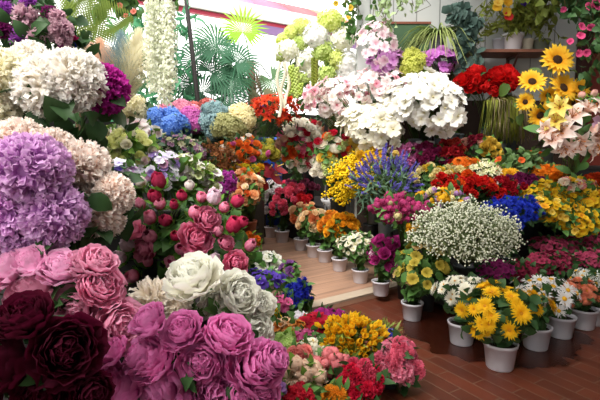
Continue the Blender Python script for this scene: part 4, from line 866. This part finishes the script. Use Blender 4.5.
# eucalyptus
t = thing('eucalyptus_plant', 'blue green round leaved eucalyptus trailing over the shelf edge', 'plant', (P(464, 45, 4.2).x, 4.24, SZ)); B0 = Vector(t.location); pot(t, .06, .12, DARKP); soil(t, .05, .1); lm = MB(); sm_ = MB()
for k in range(17):
    pts = [Vector((random.uniform(-.02, .02), 0, .1))]; tx = P(random.uniform(448, 482), random.uniform(4, 84), 3.98)-B0
    mid = (pts[0]+tx)/2+Vector((0, -.08, .1)); pts += [mid, tx]; sm_.tube([tuple(p) for p in pts], .003, 3)
    for j in range(17):
        s = random.uniform(.2, 1); p = pts[0].lerp(mid, s*2) if s < .5 else mid.lerp(tx, s*2-1); V, F, U = pgrid(.085, .05, 50, 90, .1, .002, 'r', 4, 4)
        lm.add(V @ basis((random.uniform(-1, 1), random.uniform(-1.2, -.1), random.uniform(-.6, .8)), random.uniform(0, 6)).T+np.array(p), F, U)
link('stems', sm_.mesh('stems', leafm('#6a6a58')), t); link('leaves', lm.mesh('leaves', leafm('#5a736a', '#465c56')), t)
c = P(403, 38, 4.36); t = thing('green_board', 'dark green board leaning on the boarded wall behind the fern', 'board', (c.x, 4.37, c.z)); mb = MB(); w_ = 26*4.36/FPX; mb.box(-w_, w_, .0, .045, -.28, .13); o = link('panel', mb.mesh('panel', plain('#3d5a3c', .6, .2, 6), False), t); bevel(o)
mb = MB(); mb.box(-w_-.01, w_+.01, -.008, .04, .13, .15); link('top_rail', mb.mesh('rail', plain('#7a4634', .6), False), t)
garland('variegated ivy hanging high on the left of the boarded wall', 386, 4, 3.9, 15, 26, 110, .055, leafm('#b9c79a', '#7d9a66') and '#9fb583')
garland('small variegated ivy hanging high left of the fern', 414, 4, 3.9, 8, 14, 44, .05, '#a3b888')
garland('brown twiggy hanging with small yellow flowers above the white hydrangeas', 354, -4, 4.4, 24, 16, 100, .06, '#6f7a3a', [(336, 4, 3, 'small', q('#e8c84a', '#c09a28')), (350, 8, 3, 'small', q('#e8c84a', '#c09a28')), (348, 18, 2.5, 'small', q('#e8c84a', '#c09a28'))])
garland('green and white ivy cascading left of the variegated ivy', 366, 22, 4.35, 14, 26, 90, .07, 'md', [(360, 35, 3, 'small', q('#f2eee0', '#e0d8b0')), (368, 30, 2.5, 'small', q('#f2eee0', '#e0d8b0'))])
garland('drooping olive leaves hanging above the right end of the shelf', 538, 4, 4.05, 20, 19, 170, .09, '#7c8a3c')
garland('dark green leaves hanging at the top right beside the olive ones', 566, 6, 3.7, 22, 28, 150, .09, 'dk', [(563, 10, 3, 'small', hp)])
garland('dark leafy vine with magenta pink blossoms hanging at the top right corner', 586, 18, 3.4, 16, 30, 150, .08, 'dk', [(581, 27, 4, 'small', hp), (580, 36, 4, 'small', hp), (570, 42, 3.5, 'small', hp), (578, 54, 4, 'small', hp), (586, 53, 4, 'small', hp), (595, 5, 7, 'small', hp), (588, 8, 5, 'small', hp), (590, 28, 4, 'small', hp), (596, 40, 4, 'small', hp)])
garland('dark vine hanging down the right edge in front of the red door', 596, 70, 3.3, 8, 45, 120, .07, 'dk')
# ================================================================== RIGHT STAGING
bk = ('bucket', .08, .22, DARKP)
def at(px, d, z, dx=0, dy=0): c = P(px, 200, d); return (c.x+dx, d+dy, z)
pkc = q('#e58cc0', '#c0509a'); yel = q('#f6cf40', '#d99c14'); bur = q('#8f1f55', '#5c0f34'); redc = q('#b5202c', '#74101a')
bouquet('lavender_bunch', 'violet blue lavender spikes on grey green stems', 'flowers', (386, 186, 3.55), (36, 30), .16, [('lav', q('#8a7fd6', '#5a4fae', var=.12), .045)], 88, (LV['gr'], 260, .1, .08), ('bucket', .09, .26, GREYP), base=(.9, 3.72, .16), face=(-.1, -.35, .95), cover=1.5, inner=.55)
# mimosa: arching sprays of tiny yellow balls
t = thing('mimosa_bunch', 'arching bright yellow mimosa left of the lavender', 'flowers', (.72, 4.0, .047)); t.location = (.77, 4.0, .16); B0 = Vector(t.location); pot(t, .07, .35, GREYP, 'bucket'); stm = MB()
for k in range(26):
    e = P(random.uniform(322, 372), random.uniform(168, 205), random.uniform(3.65, 4.0))-B0; md_ = Vector((e.x*.5, e.y*.5, max(e.z, .5)+.16)); mb = MB(); pts = [Vector((0, 0, .3)), md_, e]
    stm.tube([tuple(p) for p in pts], .003, 3)
    mb.tube([tuple(md_), tuple((md_+e)/2+Vector((0, 0, .0125))), tuple(e)], .003, 3)
    for j in range(64):
        s = random.uniform(.0, 1); p = md_.lerp(e, s)+Vector((0, 0, .05*s*(1-s)))+Vector((random.gauss(0, .02), random.gauss(0, .02), random.gauss(0, .018))); mb.ball(p, random.uniform(.007, .012), 6, 4)
    link('mimosa_spray', mb.mesh('spray', q('#f2d220', '#e0b00c', trans=.1, var=.1)), t)
link('stems', stm.mesh('stems', STEM), t)
bouquet('carnation_bunch', 'orchid pink carnations behind the lavender', 'flowers', (404, 157, 3.95), (20, 13), .42, [('carn', pkc, 0.042)], 30, ('md', 20, .07), bk, base=(1.02, 4.0, .42), face=(0, -.6, .8))
bouquet('carnation_bunch', 'yellow carnations poking up left of the pink ones', 'flowers', (378, 160, 3.85), (22, 11), .42, [('carn', yel, 0.040), ('carn', q('#f5e08c', '#e0c050'), 0.038)], 22, ('md', 20, .07), bk, base=(1.0, 3.8, .42), face=(0, -.6, .8))
bouquet('carnation_bunch', 'wine burgundy carnations right of the pink ones', 'flowers', (427, 157, 3.9), (17, 12), .7, [('carn', bur, 0.042)], 26, ('dk', 20, .07), bk, base=(1.2, 4.0, .7), face=(0, -.6, .8))
bouquet('carnation_bunch', 'crimson red carnations below the white rimmed pot', 'flowers', (450, 155, 3.85), (15, 12), .7, [('carn', redc, 0.042), ('carn', q('#d04a3c', '#9a2a20'), 0.038, .4)], 24, ('dk', 30, .08), bk, base=(1.38, 3.98, .7), face=(0, -.6, .8))
bouquet('carnation_bunch', 'dusky pink and dark red carnations left of the yellow roses', 'flowers', (474, 149, 3.9), (15, 12), .7, [('carn', q('#8f2038', '#5e0f20'), 0.038), ('rose', q('#d8a89a', '#b88070'), .045)], 22, ('dk', 20, .07), bk, base=(1.58, 4.0, .7), face=(0, -.6, .8))
bouquet('rose_bunch', 'muted yellow roses below the drooping grass', 'flowers', (489, 151, 3.8), (10, 12), .7, [('rose', q('#d9b84a', '#b08c28'), .045)], 14, ('md', 20, .07), bk, base=(1.68, 3.9, .7), face=(0, -.6, .8))
bouquet('cornflower_bunch', 'orange asters beside the white filler flowers', 'flowers', (465, 166, 3.6), (12, 7), .42, [('mum', q('#e87a20', '#c2560f'), .045)], 14, ('md', 20, .06), bk, base=(1.36, 3.68, .42), face=(0, -.5, .85))
bouquet('filler_bunch', 'feathery cream filler flowers in the middle of the right staging', 'flowers', (484, 171, 3.55), (20, 10), .42, [('star', q('#f2ecd2', '#cfcf98'), .03)], 70, ('lt', 60, .06, .15), bk, base=(1.52, 3.62, .42), face=(0, -.5, .85))
bouquet('carnation_bunch', 'pale cream yellow carnations right of the lavender', 'flowers', (438, 177, 3.5), (24, 10), .16, [('carn', q('#eee0a6', '#cdbb6c'), 0.038, 3), ('carn', q('#d8b83c', '#b08c1c'), 0.034, 1)], 30, ('md', 30, .07), bk, base=(1.05, 3.53, .16), face=(0, -.5, .85))
bouquet('leafy_bunch', 'dense small leaved greenery below the drooping grass', 'plant', (520, 162, 3.6), (22, 13), .42, [('small', q('#e2642c', '#b84418'), .03)], 6, (leafm('#5d7a46', '#456035'), 170, .06, .4), bk, base=(1.78, 3.7, .42), face=(0, -.5, .85))
bouquet('ranunculus_bunch', 'little lilac, cream and yellow ranunculus above the white gypsophila', 'flowers', (443, 201, 3.2), (25, 12), .16, [('ball', q('#c9a0cf', '#9a6aa6'), .03), ('ball', q('#f0e6b4', '#d2c27c'), .03), ('ball', q('#f2c42c', '#d09a12'), .03)], 54, ('md', 40, .06), bk, base=(1.0, 3.25, .16), face=(0, -.5, .85))
bouquet('carnation_bunch', 'scarlet and orange carnations in the centre of the right staging', 'flowers', (464, 192, 3.35), (36, 15), .42, [('carn', q('#d8201c', '#960e10'), 0.040, 3), ('carn', q('#f0641c', '#c83c0e'), 0.040, 2)], 56, ('dk', 40, .07), bk, base=(1.24, 3.4, .42), face=(0, -.5, .85))
bouquet('carnation_bunch', 'scarlet carnations with a few white ones next to the orange asters', 'flowers', (500, 189, 3.4), (22, 10), .42, [('carn', q('#b8182a', '#7c0d1a'), 0.038, 4), ('carn', q('#eadfd8', '#cfbcb4'), 0.034, 1)], 34, ('dk', 30, .06), bk, base=(1.5, 3.45, .42), face=(0, -.5, .85))
bouquet('carnation_bunch', 'plum purple carnations above the cobalt blue cornflowers', 'flowers', (522, 184, 3.45), (18, 9), .42, [('carn', q('#86255f', '#57103a'), 0.038)], 26, ('dk', 20, .06), bk, base=(1.7, 3.5, .42), face=(0, -.5, .85))
bouquet('aster_bunch', 'golden yellow asters behind the scarlet carnations', 'flowers', (503, 177, 3.55), (20, 7), .42, [('mum', q('#ecb324', '#c4860e'), .045, 3), ('mum', q('#e07820', '#b4560f'), .045, 1)], 28, ('md', 20, .06), bk, base=(1.6, 3.6, .42), face=(0, -.5, .85))
bouquet('aster_bunch', 'tangerine orange asters below the sunflowers', 'flowers', (543, 175, 3.6), (20, 9), .42, [('mum', q('#ee8a1e', '#c25f0c'), .05)], 30, ('md', 20, .06), bk, base=(1.98, 3.66, .42), face=(0, -.5, .85))
bouquet('cornflower_bunch', 'cobalt blue cornflowers in the middle of the right staging', 'flowers', (512, 214, 3.15), (32, 15), .16, [('bluet', q('#2c46d0', '#161f86', var=.15), .042)], 86, ('dk', 50, .07), bk, base=(1.5, 3.2, .16), face=(0, -.5, .85), inner=.7)
yb = q('#f0cc2a', '#cc9410', var=.12)
for lb, hx, hy, d, rx, rz, n, bx in [('bright yellow button flowers directly above the cobalt cornflowers', 540, 192, 3.4, 24, 10, 90, 1.95), ('yellow button flowers right of the cobalt cornflowers', 548, 212, 3.2, 24, 15, 98, 1.8), ('yellow button flowers drooping over the dusky azaleas', 572, 222, 3.2, 24, 16, 98, 2.0), ('yellow button flowers at the right edge above the drooping ones', 592, 203, 3.35, 18, 16, 95, 2.25), ('yellow button flowers in the middle between the cobalt cornflowers and the orange red carnations', 565, 201, 3.4, 20, 11, 80, 2.08)]:
    bouquet('button_flower_bunch', lb, 'flowers', (hx, hy, d), (rx, rz), .42, [('small', yb, .026, 5), ('small', q('#f0b428', '#c8780c'), .026, 1), ('small', q('#f6dc6a', '#d8ac28'), .026, 1)], n, ('md', 60, .06), bk, base=(bx, d+.26 if d < 3.34 else 3.66, .42), face=(0, -.6, .8), inner=.7)
bouquet('button_flower_bunch', 'pink and yellow mixed blossoms below the lilies', 'flowers', (577, 187, 3.4), (18, 8), .42, [('small', q('#e89a90', '#c0605c'), .036), ('small', yb, .036), ('small', q('#f0e2cc', '#d8c49c'), .036)], 40, ('md', 20, .06), bk, base=(2.2, 3.6, .42), face=(0, -.5, .85))
bouquet('carnation_bunch', 'orange red carnations at the right edge below the lilies', 'flowers', (597, 192, 3.4), (12, 18), .42, [('carn', q('#d84a20', '#a02c10'), 0.034)], 24, ('dk', 20, .06), bk, base=(2.35, 3.6, .42), face=(0, -.5, .85))
bouquet('ranunculus_bunch', 'raspberry pink ranunculus left of the gypsophila', 'flowers', (402, 212, 3.0), (30, 17), .046, [('ball', q('#d4528c', '#8e1c54', var=.18), .029, 9), ('ball', q('#e8e0b0', '#c0b070'), .026, 1)], 98, ('md', 60, .06), ('bucket', .07, .3, DARKP), base=(P(408, 200, 3.15).x+.02, 3.24, .046), face=(-.15, -.55, .8))
bouquet('ranunculus_bunch', 'small amber yellow ranunculus under the raspberry pink ones', 'flowers', (416, 229, 2.9), (10, 5), .046, [('ball', q('#f0b824', '#c8860c'), .032)], 8, ('md', 16, .06), ('bucket', .05, .25, DARKP), base=(.87, 2.98, .047), face=(0, -.6, .8))
# gypsophila
t = thing('gypsophila_bunch', 'huge cloud of tiny white gypsophila at the front of the right staging', 'flowers', (1.12, 2.98, .16)); B0 = Vector(t.location); pot(t, .08, .2, DARKP, 'bucket')
c = P(464, 236, 2.75); rx, rz = 54*2.75/FPX, 34*2.75/FPX; cc = c-B0; dots = MB(); st = MB(); gm_ = q('#f6f6e8', '#e6e8cc', trans=.3, var=.03)
F_ = basis((0, -.5, .85))
for i, dd in enumerate(fib(300, 1.75, .3)):
    w = F_ @ np.array(dd); hub = np.array(cc)+w*np.array([rx, .22, rz])*rng.uniform(.72, 1.0)
    st.tube([(0, 0, .18), tuple(np.array(cc)*.75+w*np.array([rx, .22, rz])*.3), tuple(hub)], .0016, 3)
    for j in range(9): p = hub+rng.normal(0, .022, 3); st.tube([tuple(hub-w*.03), tuple(p)], .001, 3); V, F, U = pgrid(.011, .006, 70, 100, .2, .001, 'r', 3, 3); dots.ball(p, rng.uniform(.0045, .0068), 5, 3)
o = link('tiny_flowers', dots.mesh('tiny_flowers', gm_), t); o['kind'] = 'stuff'; link('stems', st.mesh('stems', leafm('#8c9a68', '#6f7f50')), t)
# azaleas
for lb, hx, hy, d, rx, rz, col, b2 in [
        ('dusky crimson pink azalea in the shade behind the white daisies', 550, 264, 3.0, 24, 12, '#b03c5c', '#741a34'), ('dusky pink azalea in the shade under the yellow button flowers', 556, 247, 3.25, 26, 10, '#b84868', '#7c2040'),
        ('dusky pink azalea at the right edge behind the salmon flowers', 592, 262, 3.05, 20, 12, '#b84868', '#7c2040'), ('dusky pink azalea at the right edge beneath the drooping yellow flowers', 588, 244, 3.3, 20, 9, '#b84868', '#7c2040'), ('crimson azalea in the shade right of the gypsophila', 524, 272, 2.95, 20, 10, '#982444', '#5e0e26')]:
    b_ = (P(hx, 200, d).x, max(d+.12, 3.22), .16)
    bouquet('azalea_plant', lb, 'plant', (hx, hy, d), (rx, rz), .16, [('small', q(col, b2, var=.2), .024)], 92, ('dk', 70, .05), ('pot', .08, .1, DARKP), base=b_, face=(0, -.4, .9), inner=.75)
bouquet('dianthus_plant', 'magenta dianthus in the shade between white chrysanthemums and daisies', 'plant', (495, 271, 2.85), (20, 10), .16, [('small', q('#b43a86', '#7c1a58', var=.15), .026, 5), ('small', q('#d8b0c8', '#b080a0'), .024, 1)], 50, ('dk', 40, .05), ('pot', .07, .1, DARKP), base=(1.3, 3.0, .16), face=(0, -.4, .9))

# ================================================================== POTTED PLANTS ON THE FLOOR
def floorpot(name, label, pxb, pyb, wpx, head, r, kinds, n, leaf=('dk', 60, .06), z=.0, group='white pots along the aisle', hpx=None, face=(-.1, -.45, .9), cover=1.7, **k):
    g_ = G(pxb, pyb, z); rt = wpx*g_.y/FPX/2; b_ = (g_.x, g_.y+rt*.75, z); h = rt*1.62
    return bouquet(name, label, 'potted plant', (head[0], head[1], b_[1]+(head[2] if len(head) > 2 else -.02)), r, z, kinds, n, leaf, ('pot', rt, h, WHITE), base=b_, face=face, cover=cover, **k)
wh_d = q('#f6f4f6', '#e6e2da', var=.03)
floorpot('chrysanthemum_plant', 'bright yellow chrysanthemums in the foremost white pot on the tiles', 505, 373, 35, (499, 312), (44, 29), [('mum', q('#fbd42a', '#eeb010', var=.08), .043)], 24, ('dk', 110, .07, .4), face=(-.05, -.5, .85))
floorpot('chrysanthemum_plant', 'white chrysanthemums with soft yellow eyes, pot left of the bright yellow ones', 465, 347, 29, (467, 292), (30, 16), [('mum', q('#f6f3e8', '#e8e2c2', var=.04), .036)], 36, ('dk', 80, .06, .4))
floorpot('daisy_plant', 'yellow daisies in the pot right behind the bright yellow chrysanthemums', 541, 352, 30, (532, 310), (18, 16), [('mum', q('#eebd22', '#d08e0c', var=.08), .042)], 8, ('dk', 60, .06, .4))
floorpot('daisy_plant', 'white daisies with yellow centres in a pot by the wet tiles', 566, 340, 28, (546, 297), (30, 20), [('daisy', wh_d, .044)], 34, ('dk', 80, .06, .4))
floorpot('aster_plant', 'salmon orange asters in the pot second from the right edge', 589, 331, 26, (577, 293), (22, 14), [('mum', q('#f09a78', '#d0603e', var=.12), .027)], 60, ('dk', 60, .06, .4))
floorpot('aster_plant', 'small white asters in the pot at the right edge', 607, 328, 26, (590, 278), (18, 8), [('daisy', q('#eef0ec', '#d8dccc', var=.04), .034)], 20, ('dk', 60, .06, .4))
floorpot('hellebore_plant', 'olive yellow hellebores in the white pot at the step', 414, 322, 23, (422, 270), (30, 26), [('small', q('#dcc452', '#9c8c28', var=.2), .034, 3), ('small', q('#b6b04a', '#86862c'), .036, 1), ('small', q('#e8c890', '#c89a50'), .036, 1)], 40, ('md', 110, .075, .36))
Z1 = .047
floorpot('rose_plant', 'magenta and white miniature roses in the pot on the plank edge', 382, 297, 19, (386, 254), (20, 16), [('rose', q('#c03a8c', '#8a165c', var=.1), .045, 3), ('rose', q('#f2e6ea', '#d8b8c8'), .038, 1.3)], 24, ('md', 80, .07, .4), Z1)
floorpot('jasmine_plant', 'tiny white blossoms dotted with yellow in the second pot up from the plank edge', 361, 284, 17.5, (356, 246), (17, 14), [('small', q('#f6f2e4', '#dcd49a', var=.06), .023)], 80, ('md', 70, .07, .4), Z1)
floorpot('rose_plant', 'golden yellow roses in the third pot up from the plank edge', 340, 272, 16.5, (342, 229), (16, 14), [('rose', q('#f6b92e', '#dd8a10', var=.06), .052)], 18, ('md', 60, .07, .4), Z1)
floorpot('rose_plant', 'amber orange roses in the fourth pot up from the plank edge', 325, 263, 16, (331, 224), (13, 12), [('rose', q('#f2a63a', '#d8761a', var=.06), .054)], 14, ('md', 50, .07, .4), Z1)
floorpot('rose_plant', 'cream and apricot roses in the pot with the pale blooms halfway along the aisle row', 314, 258, 16, (313, 222), (15, 12), [('rose', q('#fbe6c0', '#efc08c'), .058), ('rose', q('#f8a873', '#e27842'), .055)], 14, ('md', 50, .07, .4), Z1)
floorpot('rose_plant', 'coral apricot roses in the pot right of the red carnations', 301, 251, 15, (305, 214), (13, 11), [('rose', q('#f59a66', '#dc6838'), .058), ('rose', q('#f8d2a8', '#e8a878'), .05)], 14, ('md', 50, .07, .4), Z1)
floorpot('carnation_plant', 'pinkish red carnations in the far white pot', 282, 243, 15, (290, 204), (15, 20), [('carn', q('#ff7896', '#e04468', var=.15), 0.055, 3), ('carn', q('#ee4860', '#c42c44'), 0.052, 1)], 34, ('dk', 40, .08, .4), Z1)
floorpot('carnation_plant', 'frilly white carnations in the farthest white pot', 271, 238, 14, (272, 202), (10, 18), [('carn', q('#fcf8f8', '#ece4e6', var=.04), 0.055)], 26, ('md', 24, .07, .4), Z1)
bouquet('carnation_bunch', 'deep rose red carnations peeking out behind the frilly white ones', 'flowers', (277, 189, 5.9), (17, 7), .2, [('carn', q('#f8648c', '#dc4068'), 0.055)], 14, ('dk', 20, .08), ('bucket', .08, .2, DARKP), base=(-.28, 6.1, .2), face=(0, -.7, .7))
bouquet('carnation_bunch', 'dusky mauve pink carnations in the shade above the red ones', 'flowers', (301, 187, 5.6), (15, 7), .2, [('carn', q('#c8688e', '#9c3c64'), 0.050)], 14, ('dk', 20, .08), ('bucket', .08, .2, DARKP), base=(.04, 5.8, .5), face=(0, -.7, .7))
bouquet('carnation_bunch', 'blood red carnations right of the pinkish red pot', 'flowers', (303, 205, 5.3), (10, 9), .2, [('carn', q('#e02c38', '#b01c28'), 0.050)], 14, ('dk', 20, .08), ('bucket', .07, .15, DARKP), base=(.1, 5.45, .2), face=(0, -.7, .7))
# white bowl
c = P(335, 208, 4.75); t = thing('bowl', 'shallow translucent white bowl behind the golden yellow roses', 'bowl', (c.x, 4.9, .2)); mb = MB()
hz = P(335, 199, 4.9).z-.2
mb.lathe([(.09, 0), (.1, .012), (.02, .03), (.02, hz-.14), (.08, hz-.12), (.135, hz-.03), (.15, hz), (.145, hz), (.13, hz-.028), (.075, hz-.11), (.001, hz-.115)], 28, cap=False); link('bowl_body', mb.mesh('bowl', petal('#e8e8ea', '#e8e8ea', .35, .3, .01)), t)

# ================================================================== FRONT LEFT POTS (beside the aisle)
def fp(name, label, hx, hy, d, rx, rz, kinds, n, leaf=('md', 50, .06), z=0.0, dx=0, dy=.05, cont=('pot', .06, .1, DARKP), **k):
    c = P(hx, hy, d); return bouquet(name, label, 'potted plant', (hx, hy, d), (rx, rz), z, kinds, n, leaf, cont, base=(c.x+dx, d+dy, z), face=k.pop('face', (.1, -.4, .9)), **k)
fp('pansy_plant', 'white pansies at the left edge of the plank floor', 262, 264, 3.45, 19, 13, [('pansy', q('#f7f6f0', '#e8e6c8', var=.04), .042)], 20, ('md', 70, .09, .4), Z1, dx=-.05)
fp('pansy_plant', 'violet purple pansies below the white ones', 263, 280, 3.1, 22, 10, [('pansy', q('#6b4cc0', '#3a2480', var=.12), .036)], 22, ('md', 60, .07, .4), Z1, dx=-.05)
fp('pansy_plant', 'small mauve violas at the plank floor right of the violet pansies', 288, 272, 3.35, 9, 9, [('small', q('#7a4a86', '#4c2458'), .03)], 10, ('md', 26, .07, .4), Z1, cont=('pot', .045, .08, DARKP))
fp('cineraria_plant', 'deep cobalt blue cluster with round leaves beside the plank floor', 298, 297, 2.9, 13, 17, [('bluet', q('#2832b8', '#141a70', var=.15), .032)], 52, ('md', 26, .1, .5), 0, cont=('pot', .06, .12, DARKP))
fp('primula_plant', 'small bright pink primulas left of the cobalt cluster', 280, 305, 2.7, 10, 9, [('small', q('#e272a4', '#b83c74'), .03)], 18, ('md', 26, .06))
fp('primula_plant', 'small yellow primulas beside the creamy white peonies', 270, 315, 2.55, 7, 9, [('small', q('#f2cc2c', '#d09c10'), .03)], 14, ('md', 20, .06))
fp('marigold_plant', 'orange marigolds beside the leafy peony bush', 247, 242, 3.4, 13, 8, [('carn', q('#f5842a', '#d0520e'), 0.030)], 16, ('lt', 24, .07), .5, dx=-.12, dy=.0, cont=('pot', .05, .08, DARKP))
fp('cyclamen_plant', 'ruby red cyclamen left of the golden freesias', 312, 328, 2.5, 16, 12, [('pansy', q('#c41836', '#860c20', var=.1), .04)], 24, ('dk', 40, .06))
fp('cyclamen_plant', 'magenta violet cyclamen between the ruby and golden blooms', 327, 319, 2.62, 16, 9, [('pansy', q('#a8267e', '#6c1050', var=.1), .034), ('pansy', q('#d8a8c8', '#b06c98'), .03, .4)], 22, ('dk', 30, .06))
fp('pansy_plant', 'small white pansies behind the ruby red cyclamen', 300, 321, 2.6, 10, 7, [('pansy', q('#f2eef2', '#d6cad6', var=.04), .03)], 12, ('md', 20, .06), cont=('pot', .045, .09, DARKP), dy=.08)
fp('pansy_plant', 'pink pansies just under the ruby red cyclamen', 306, 338, 2.3, 12, 6, [('pansy', q('#d8669c', '#a83468'), .03)], 14, ('md', 20, .06), cont=('pot', .045, .09, DARKP))
fp('freesia_plant', 'golden yellow cup shaped freesias at the bottom centre', 350, 341, 2.25, 31, 24, [('cup', q('#fbd02a', '#eaa412', var=.06), .033)], 98, (leafm('#8a9a3c', '#6c7e30'), 110, .12, .1), cont=('pot', .08, .12, DARKP), inner=.8)
fp('muscari_plant', 'violet blue grape hyacinths behind the golden freesias', 386, 338, 2.35, 12, 10, [('small', q('#4a48c0', '#2a2880'), .02), ('small', q('#c8c8e8', '#9090c8'), .02, .3)], 34, (leafm('#8f9a48', '#6c7a34'), 60, .12, .08), cont=('pot', .055, .1, DARKP))
fp('stock_plant', 'rosy pink ruffled stocks nearest the tiles', 396, 366, 2.02, 21, 26, [('carn', q('#f4829c', '#cc3460', var=.12), 0.034, 3), ('carn', q('#f0a0b4', '#d86088'), 0.032, 1)], 50, ('dk', 50, .06), cont=('pot', .07, .12, DARKP), dx=-.03)
fp('stock_plant', 'hot pinkish red ruffled blooms at the bottom edge below the golden freesias', 360, 384, 1.85, 24, 18, [('carn', q('#e8284e', '#a80c2c', var=.1), 0.030, 4), ('carn', q('#ee5c7c', '#c02a50'), 0.030, 1)], 50, ('dk', 40, .06), .0, cont=('pot', .06, .12, DARKP))
fp('ranunculus_plant', 'blush cream ranunculus at the bottom centre', 302, 378, 1.85, 20, 16, [('ball', q('#fae2cc', '#efbe9c', var=.04), .035)], 22, ('lt', 60, .06), 0, cont=('pot', .07, .14, DARKP))
fp('ranunculus_plant', 'salmon pink ranunculus between blush cream and golden blooms', 328, 366, 1.98, 17, 14, [('ball', q('#f0a0a0', '#d8606c', var=.06), .034)], 22, ('md', 40, .06), 0, cont=('pot', .06, .12, DARKP))
fp('rose_plant', 'pink and coral miniature roses above the blush cream ranunculus', 298, 357, 2.08, 14, 9, [('rose', q('#ee9a94', '#d0605c'), .034)], 16, ('md', 30, .06), cont=('pot', .05, .1, DARKP))
fp('phlox_plant', 'clustered white phlox left of the golden freesias', 314, 350, 2.18, 16, 9, [('small', q('#f5f1e4', '#dcd6a8', var=.04), .028, 4), ('small', q('#f0c83c', '#d0a018'), .026, 1)], 34, ('md', 30, .06), cont=('pot', .05, .1, DARKP))
fp('lantana_plant', 'peach and orange lantana between the primulas and cyclamen', 288, 331, 2.4, 13, 10, [('small', q('#f2a04a', '#d0641c'), .03), ('small', q('#f0d2ae', '#d8a878'), .03)], 32, ('md', 40, .06))
fp('hydrangea_plant', 'small lime green hydrangea right of the orchid magenta peonies', 284, 344, 2.2, 10, 8, [('hyd', q('#c6dc8c', '#94b454'), .04)], 5, ('lt', 20, .06), cont=('pot', .05, .1, DARKP))
fp('lantana_plant', 'bright orange lantana under the ruby red cyclamen', 299, 347, 2.25, 10, 5, [('small', q('#f28424', '#cc520c'), .026)], 18, ('md', 20, .06), cont=('pot', .045, .09, DARKP))
fp('carnation_plant', 'scarlet pink carnations cut by the bottom edge next to the magenta peonies', 296, 400, 1.62, 20, 10, [('carn', q('#e43a50', '#a81430'), 0.029)], 22, ('md', 30, .06), .0, cont=('pot', .06, .14, DARKP))
fp('calendula_plant', 'orange calendulas cut by the bottom edge in the centre', 334, 396, 1.75, 12, 9, [('mum', q('#f09a24', '#c8640c'), .03)], 12, ('md', 30, .06), .0, cont=('pot', .05, .12, DARKP))
fp('statice_plant', 'lilac statice in the gap beside the orchid magenta peonies', 274, 390, 1.6, 9, 9, [('small', q('#b884c8', '#8a559c'), .022)], 18, ('md', 30, .05), .0, cont=('pot', .045, .12, DARKP))

# ================================================================== LIGHT
w = D.worlds.new('sky'); bpy.context.scene.world = w; w.use_nodes = True
bg = w.node_tree.nodes['Background']; bg.inputs[0].default_value = (1, .985, .96, 1); bg.inputs[1].default_value = 2.2
sun = D.lights.new('sun', 'SUN'); sun.energy = 3.5; sun.angle = math.radians(25); sun.color = (1, .96, .9)
so = D.objects.new('sun', sun); COL.objects.link(so); so.rotation_euler = Vector((.45, .75, -1)).to_track_quat('-Z', 'Y').to_euler(); so.location = (-2, 0, 8)
sc = bpy.context.scene
sc.view_settings.view_transform = 'Standard'; sc.view_settings.look = 'None'; sc.view_settings.gamma = 1; sc.view_settings.exposure = .45
sc.view_settings.use_curve_mapping = False
sc.cycles.max_bounces = 5; sc.cycles.diffuse_bounces = 3; sc.cycles.glossy_bounces = 2; sc.cycles.transmission_bounces = 3; sc.cycles.transparent_max_bounces = 4
sc.cycles.caustics_reflective = False; sc.cycles.caustics_refractive = False
sc.cycles.use_denoising = True
